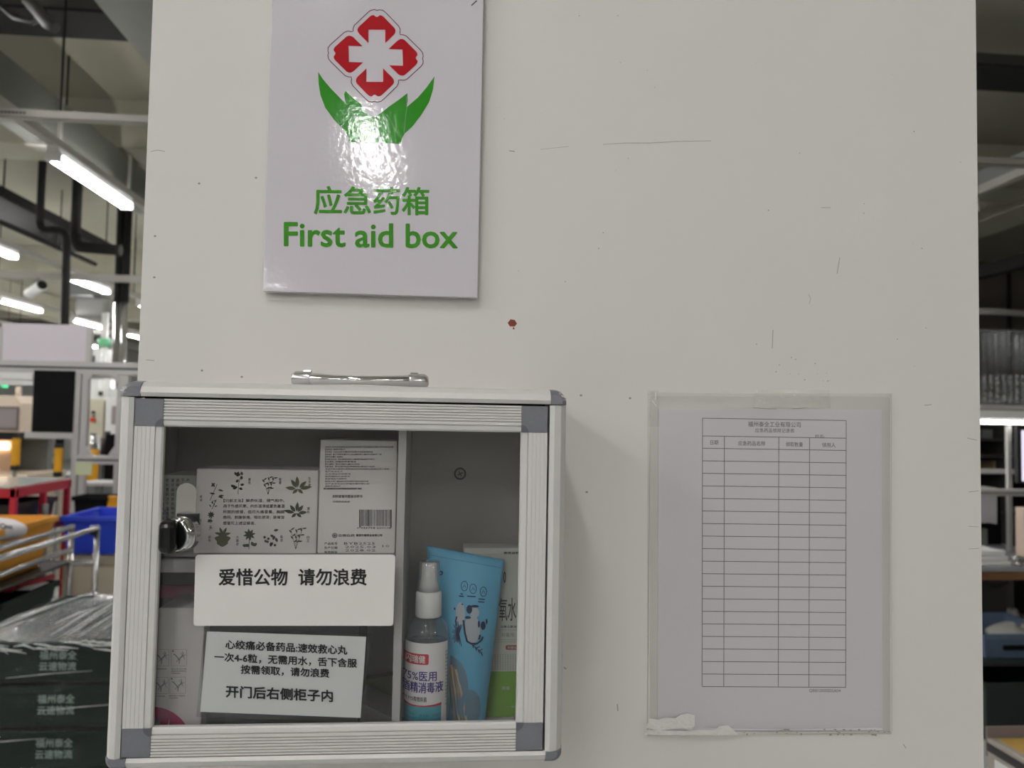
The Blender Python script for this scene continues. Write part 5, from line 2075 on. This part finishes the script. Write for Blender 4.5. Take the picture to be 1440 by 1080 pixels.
# uprights, profiles, light bar above the bench
YU_ = YW_ + .42
hd_ = thing('bench_frame', 'aluminium bench frame with a white lamp bar at the right edge', 'frame', (at(1410, 640, YU_)[0], YU_, zw1))
xl0, xl1 = at(1330, 600, YU_).x, at(1560, 600, YU_).x
for nm, y0, y1, m in (('top_rail', 569.5, 576, M_alu2), ('lamp_hood', 577, 589, M_white), ('lower_rail', 688, 697.5, M_alu2)):
    g = G()
    z1_, z0_ = at(1408, y0, YU_)[2], at(1408, y1, YU_)[2]
    g.box(xl0, xl1, YU_, YU_ + .05, z0_, z1_, .003)
    g.build(nm, m, hd_)
z1_, z0_ = at(1408, 591, YU_)[2], at(1408, 596.5, YU_)[2]
G().box(xl0, xl1, YU_, YU_ + .04, z0_, z1_, .002).build('lamp_bar', M_led, hd_)
zm = at(1408, 693, YU_)[2]
G().box(xl0, xl1, YU_ - .001, YU_, zm - .004, zm + .001).build('slot', M_black, hd_)
x = at(1431, 640, YU_).x
G().box(x - .012, x + .012, YU_ + .06, YU_ + .084, zw1 + .001, at(1408, 598, YU_)[2], .002).build('upright', M_alu2, hd_)
for xx in (xl0 + .02, xl1 - .04):
    G().box(xx, xx + .03, YU_ + .055, YU_ + .085, zw1 + .001, at(1408, 470, YU_)[2], .002).build('corner_post', M_alu2, hd_)
G().box(xl0, xl1, YU_ + .30, YU_ + .33, at(1410, 666, YU_)[2] - .02, at(1410, 664, YU_)[2], .002).build('shelf_rail', M_alu2, hd_)
# monitor at the very edge
mn = thing('monitor', 'bright lavender monitor cut by the right edge', 'monitor', (at(1460, 640, YU_ - .1)[0], YU_ - .1, zw1))
g = G(); g.pbox(1431, 602, 1530, 680, YU_ - .1, .03, .004); g.build('bezel', M_black, mn)
g = G(); g.pbox(1437, 606, 1526, 677, YU_ - .102, .0015); g.build('screen', M_screen, mn)
x = at(1480, 640, YU_ - .1).x
G().box(x - .03, x + .03, YU_ - .06, YU_ - .04, zw1 + .02, at(1480, 640, YU_ - .1)[2]).build('stand', M_black, mn)
G().box(x - .12, x + .12, YU_ - .13, YU_ - .02, zw1 + .001, zw1 + .02).build('foot', M_black, mn)
# white device, dark cabinet, beige box on the bench
dv = thing('white_device', 'white bench device with dark lower gap beside the column', 'device', (at(1390, 740, YW_ + .5)[0], YW_ + .5, zw1))
g = G()
pp = [at(x, y, YW_ + .55) for x, y in [(1330, 686), (1402, 686), (1402, 737), (1390, 735), (1330, 738)]]
g.prism([(q.x, q.z) for q in pp], 1, YW_ + .55, YW_ + .68)
g.build('head', mat('pale device casing', (190, 190, 192), .4), dv)
a, b = at(1330, 744, YW_ + .55), at(1391, 768, YW_ + .55)
G().box(a.x, b.x, YW_ + .56, YW_ + .68, zw1 + .001, a.z, .004).build('base', M_grey, dv)
G().box(a.x, b.x - .02, YW_ + .60, YW_ + .68, a.z, pp[2].z).build('neck', M_black, dv)
o = G().box(at(1392, 780, YW_ + .6).x + .005, at(1429, 780, YW_ + .6).x, YW_ + .72, YW_ + .735, zw1 + .001, at(1410, 690, YW_ + .6)[2], .003).build('black_panel_board', M_matteblack)
tag(o, 'black upright board behind the bench device', 'board')
o = G().box(at(1437, 745, YW_ + .1).x, at(1500, 745, YW_ + .1).x, YW_ + .08, YW_ + .15, zw1 + .001, at(1436, 714, YW_ + .1)[2], .006).build('beige_box', mat('beige pink box', (196, 176, 160), .6))
tag(o, 'beige box on the bench cut by the right edge', 'box')
g = G()
p = at(1431, 790, YW_ + .03)
g.cyl((p.x, YW_ + .03, zw1 + .001), (p.x, YW_ + .03, zw1 + .02), .022, 14)
g.tube([(p.x - .03, YW_ + .03, zw1 + .03), (p.x, YW_ + .03, zw1 + .042), (p.x + .04, YW_ + .03, zw1 + .03)], .014, 8)
tag(g.build('metal_clamp', M_steel), 'small shiny metal clamp in front of the beige box', 'clamp')
# shelf unit behind the frame
sv = thing('dark_shelf_unit', 'dark shelf unit behind the bench frame', 'shelf unit', (at(1405, 640, 5.0)[0], 5.0, 0))
a, b = at(1350, 600, 5.0), at(1480, 600, 5.0)
zt_ = at(1405, 560, 5.0)[2]
G().box(a.x, b.x, 5.5, 5.52, 0, zt_).build('back_sheet', M_darkmach, sv)
for px in (1350, 1418, 1480):
    x = at(px, 640, 5.0).x
    G().box(x - .03, x + .03, 5.0, 5.5, 0, zt_).build('upright', M_darkmach, sv)
for y in (617, 640, 664, 720):
    z = at(1405, y, 5.0)[2]
    G().box(a.x, b.x, 5.0, 5.5, z - .02, z).build('shelf', M_darkmach, sv)
z = at(1405, 664, 5.0)[2]
o = G().box(at(1397, 650, 5.1).x, at(1408, 650, 5.1).x, 5.1, 5.35, z + .001, at(1402, 648, 5.1)[2]).build('kraft_box', mat('brown kraft', (150, 132, 104), .7))
tag(o, 'brown kraft box on the dark shelf unit', 'box')
z = at(1405, 617, 5.0)[2]
o = G().box(at(1382, 610, 5.1).x, at(1396, 610, 5.1).x, 5.1, 5.35, z + .001, z + .07).build('grey_box', M_grey)
tag(o, 'grey box on the upper level of the dark shelf unit', 'box')
# clear strip curtain hanging above the frame
sc = thing('strip_curtain', 'clear plastic strip curtain with glints above the bench frame', 'curtain', (at(1410, 520, 4.55)[0], 4.55, at(1410, 566, 4.55)[2]))
z1_, z0_ = at(1408, 466, 4.55)[2], at(1408, 568, 4.55)[2]
xx0 = at(1340, 520, 4.55).x
M_strip = clear('clear curtain plastic', (240, 242, 242), .03, 1.5, haze=.004, bump=.25, bscale=7, stretch=(1, 1, .4), gain=1.5)
M_stripb = clear('bubbled curtain plastic', (236, 238, 238), .05, 1.5, haze=.012, bump=1.0, bscale=34, gain=3.5)
M_bub = clear('glint bubble plastic', (240, 242, 242), .14, 1.5, haze=.03, gain=8)
for k in range(12):
    x = xx0 + k * .05
    for m_, za, zb, nm in ((M_strip, z1_, z0_ + .20, 'strip'), (M_stripb, z0_ + .20, z0_, 'bubbled_strip')):
        G().grid(lambda u, v: Vector((x + .027 * math.cos(math.pi * u), 4.55 - .02 * math.sin(math.pi * u) + .004 * (k % 2), za + (zb - za) * v)), 10, 12).build(nm, m_, sc)
    g = G()
    for j in range(11):
        for q in (.25, .75):
            zz_b = z0_ + .014 + j * .019 + random.uniform(-.005, .005)
            if zz_b > z0_ + .215 or random.random() < .2:
                continue
            m4 = Matrix.Translation((x + .027 * math.cos(math.pi * q), 4.55 - .02 * math.sin(math.pi * q) - .004, zz_b)) @ Matrix.Diagonal((random.uniform(.006, .011), .006, random.uniform(.006, .012), 1))
            bmesh.ops.create_icosphere(g.b, subdivisions=2, radius=1, matrix=m4)
    for f in g.b.faces:
        f.smooth = True
    ob = g.build('glint_bubbles', M_bub, sc)  # extra reflective bumps added to make glints on the lower strips
    ob['kind'] = 'stuff'
a = at(1330, 478, 4.55)
G().cyl((xx0 - .1, 4.56, z1_), (xx0 + .75, 4.56, z1_ + .01), .012, 8).build('curtain_rail', M_steel, sc)
for x in (xx0, xx0 + .7):
    G().cyl((x, 4.56, z1_), (x, 4.56, CEIL - .002), .005, 6).build('hanger', M_dark, sc)
# taped yellow carton
far = at(1388, 1037, 1.28)
cx0, cy1, cz1 = far.x, 1.28, far.z
ct = thing('taped_carton', 'yellow brown taped carton with a white shipping label low at the right', 'carton', (cx0 + .25, .85, 0))
G().box(cx0, cx0 + .5, .42, cy1, 0, cz1, .003).build('carton_body', mat('grey kraft carton', (168, 160, 150), .55), ct)
G().box(cx0 + .02, cx0 + .48, .43, cy1 - .01, cz1 + .0003, cz1 + .0012).build('glossy_tape', M_carton, ct)
G().box(cx0 - .0012, cx0 - .0002, .42, cy1, cz1 - .034, cz1 - .012).build('dark_tape', mat('dark packing tape', (44, 38, 40), .3), ct)
lb = G().box(cx0 - .002, cx0 - .0004, cy1 - .30, cy1 - .03, cz1 - .24, cz1 - .045).build('shipping_label', M_white, ct)
g = G()
for k in range(4):
    g.box(cx0 - .0026, cx0 - .0021, cy1 - .26, cy1 - .08 + .02 * (k % 2), cz1 - .085 - k * .03, cz1 - .077 - k * .03)
g.build('label_print', M_greyink, lb)
G().box(cx0, cx0 + .5, cy1, cy1 + .006, cz1 - .05, at(1410, 1022, cy1)[2]).build('rear_flap', mat('grey pink flap', (132, 120, 118), .6), ct)
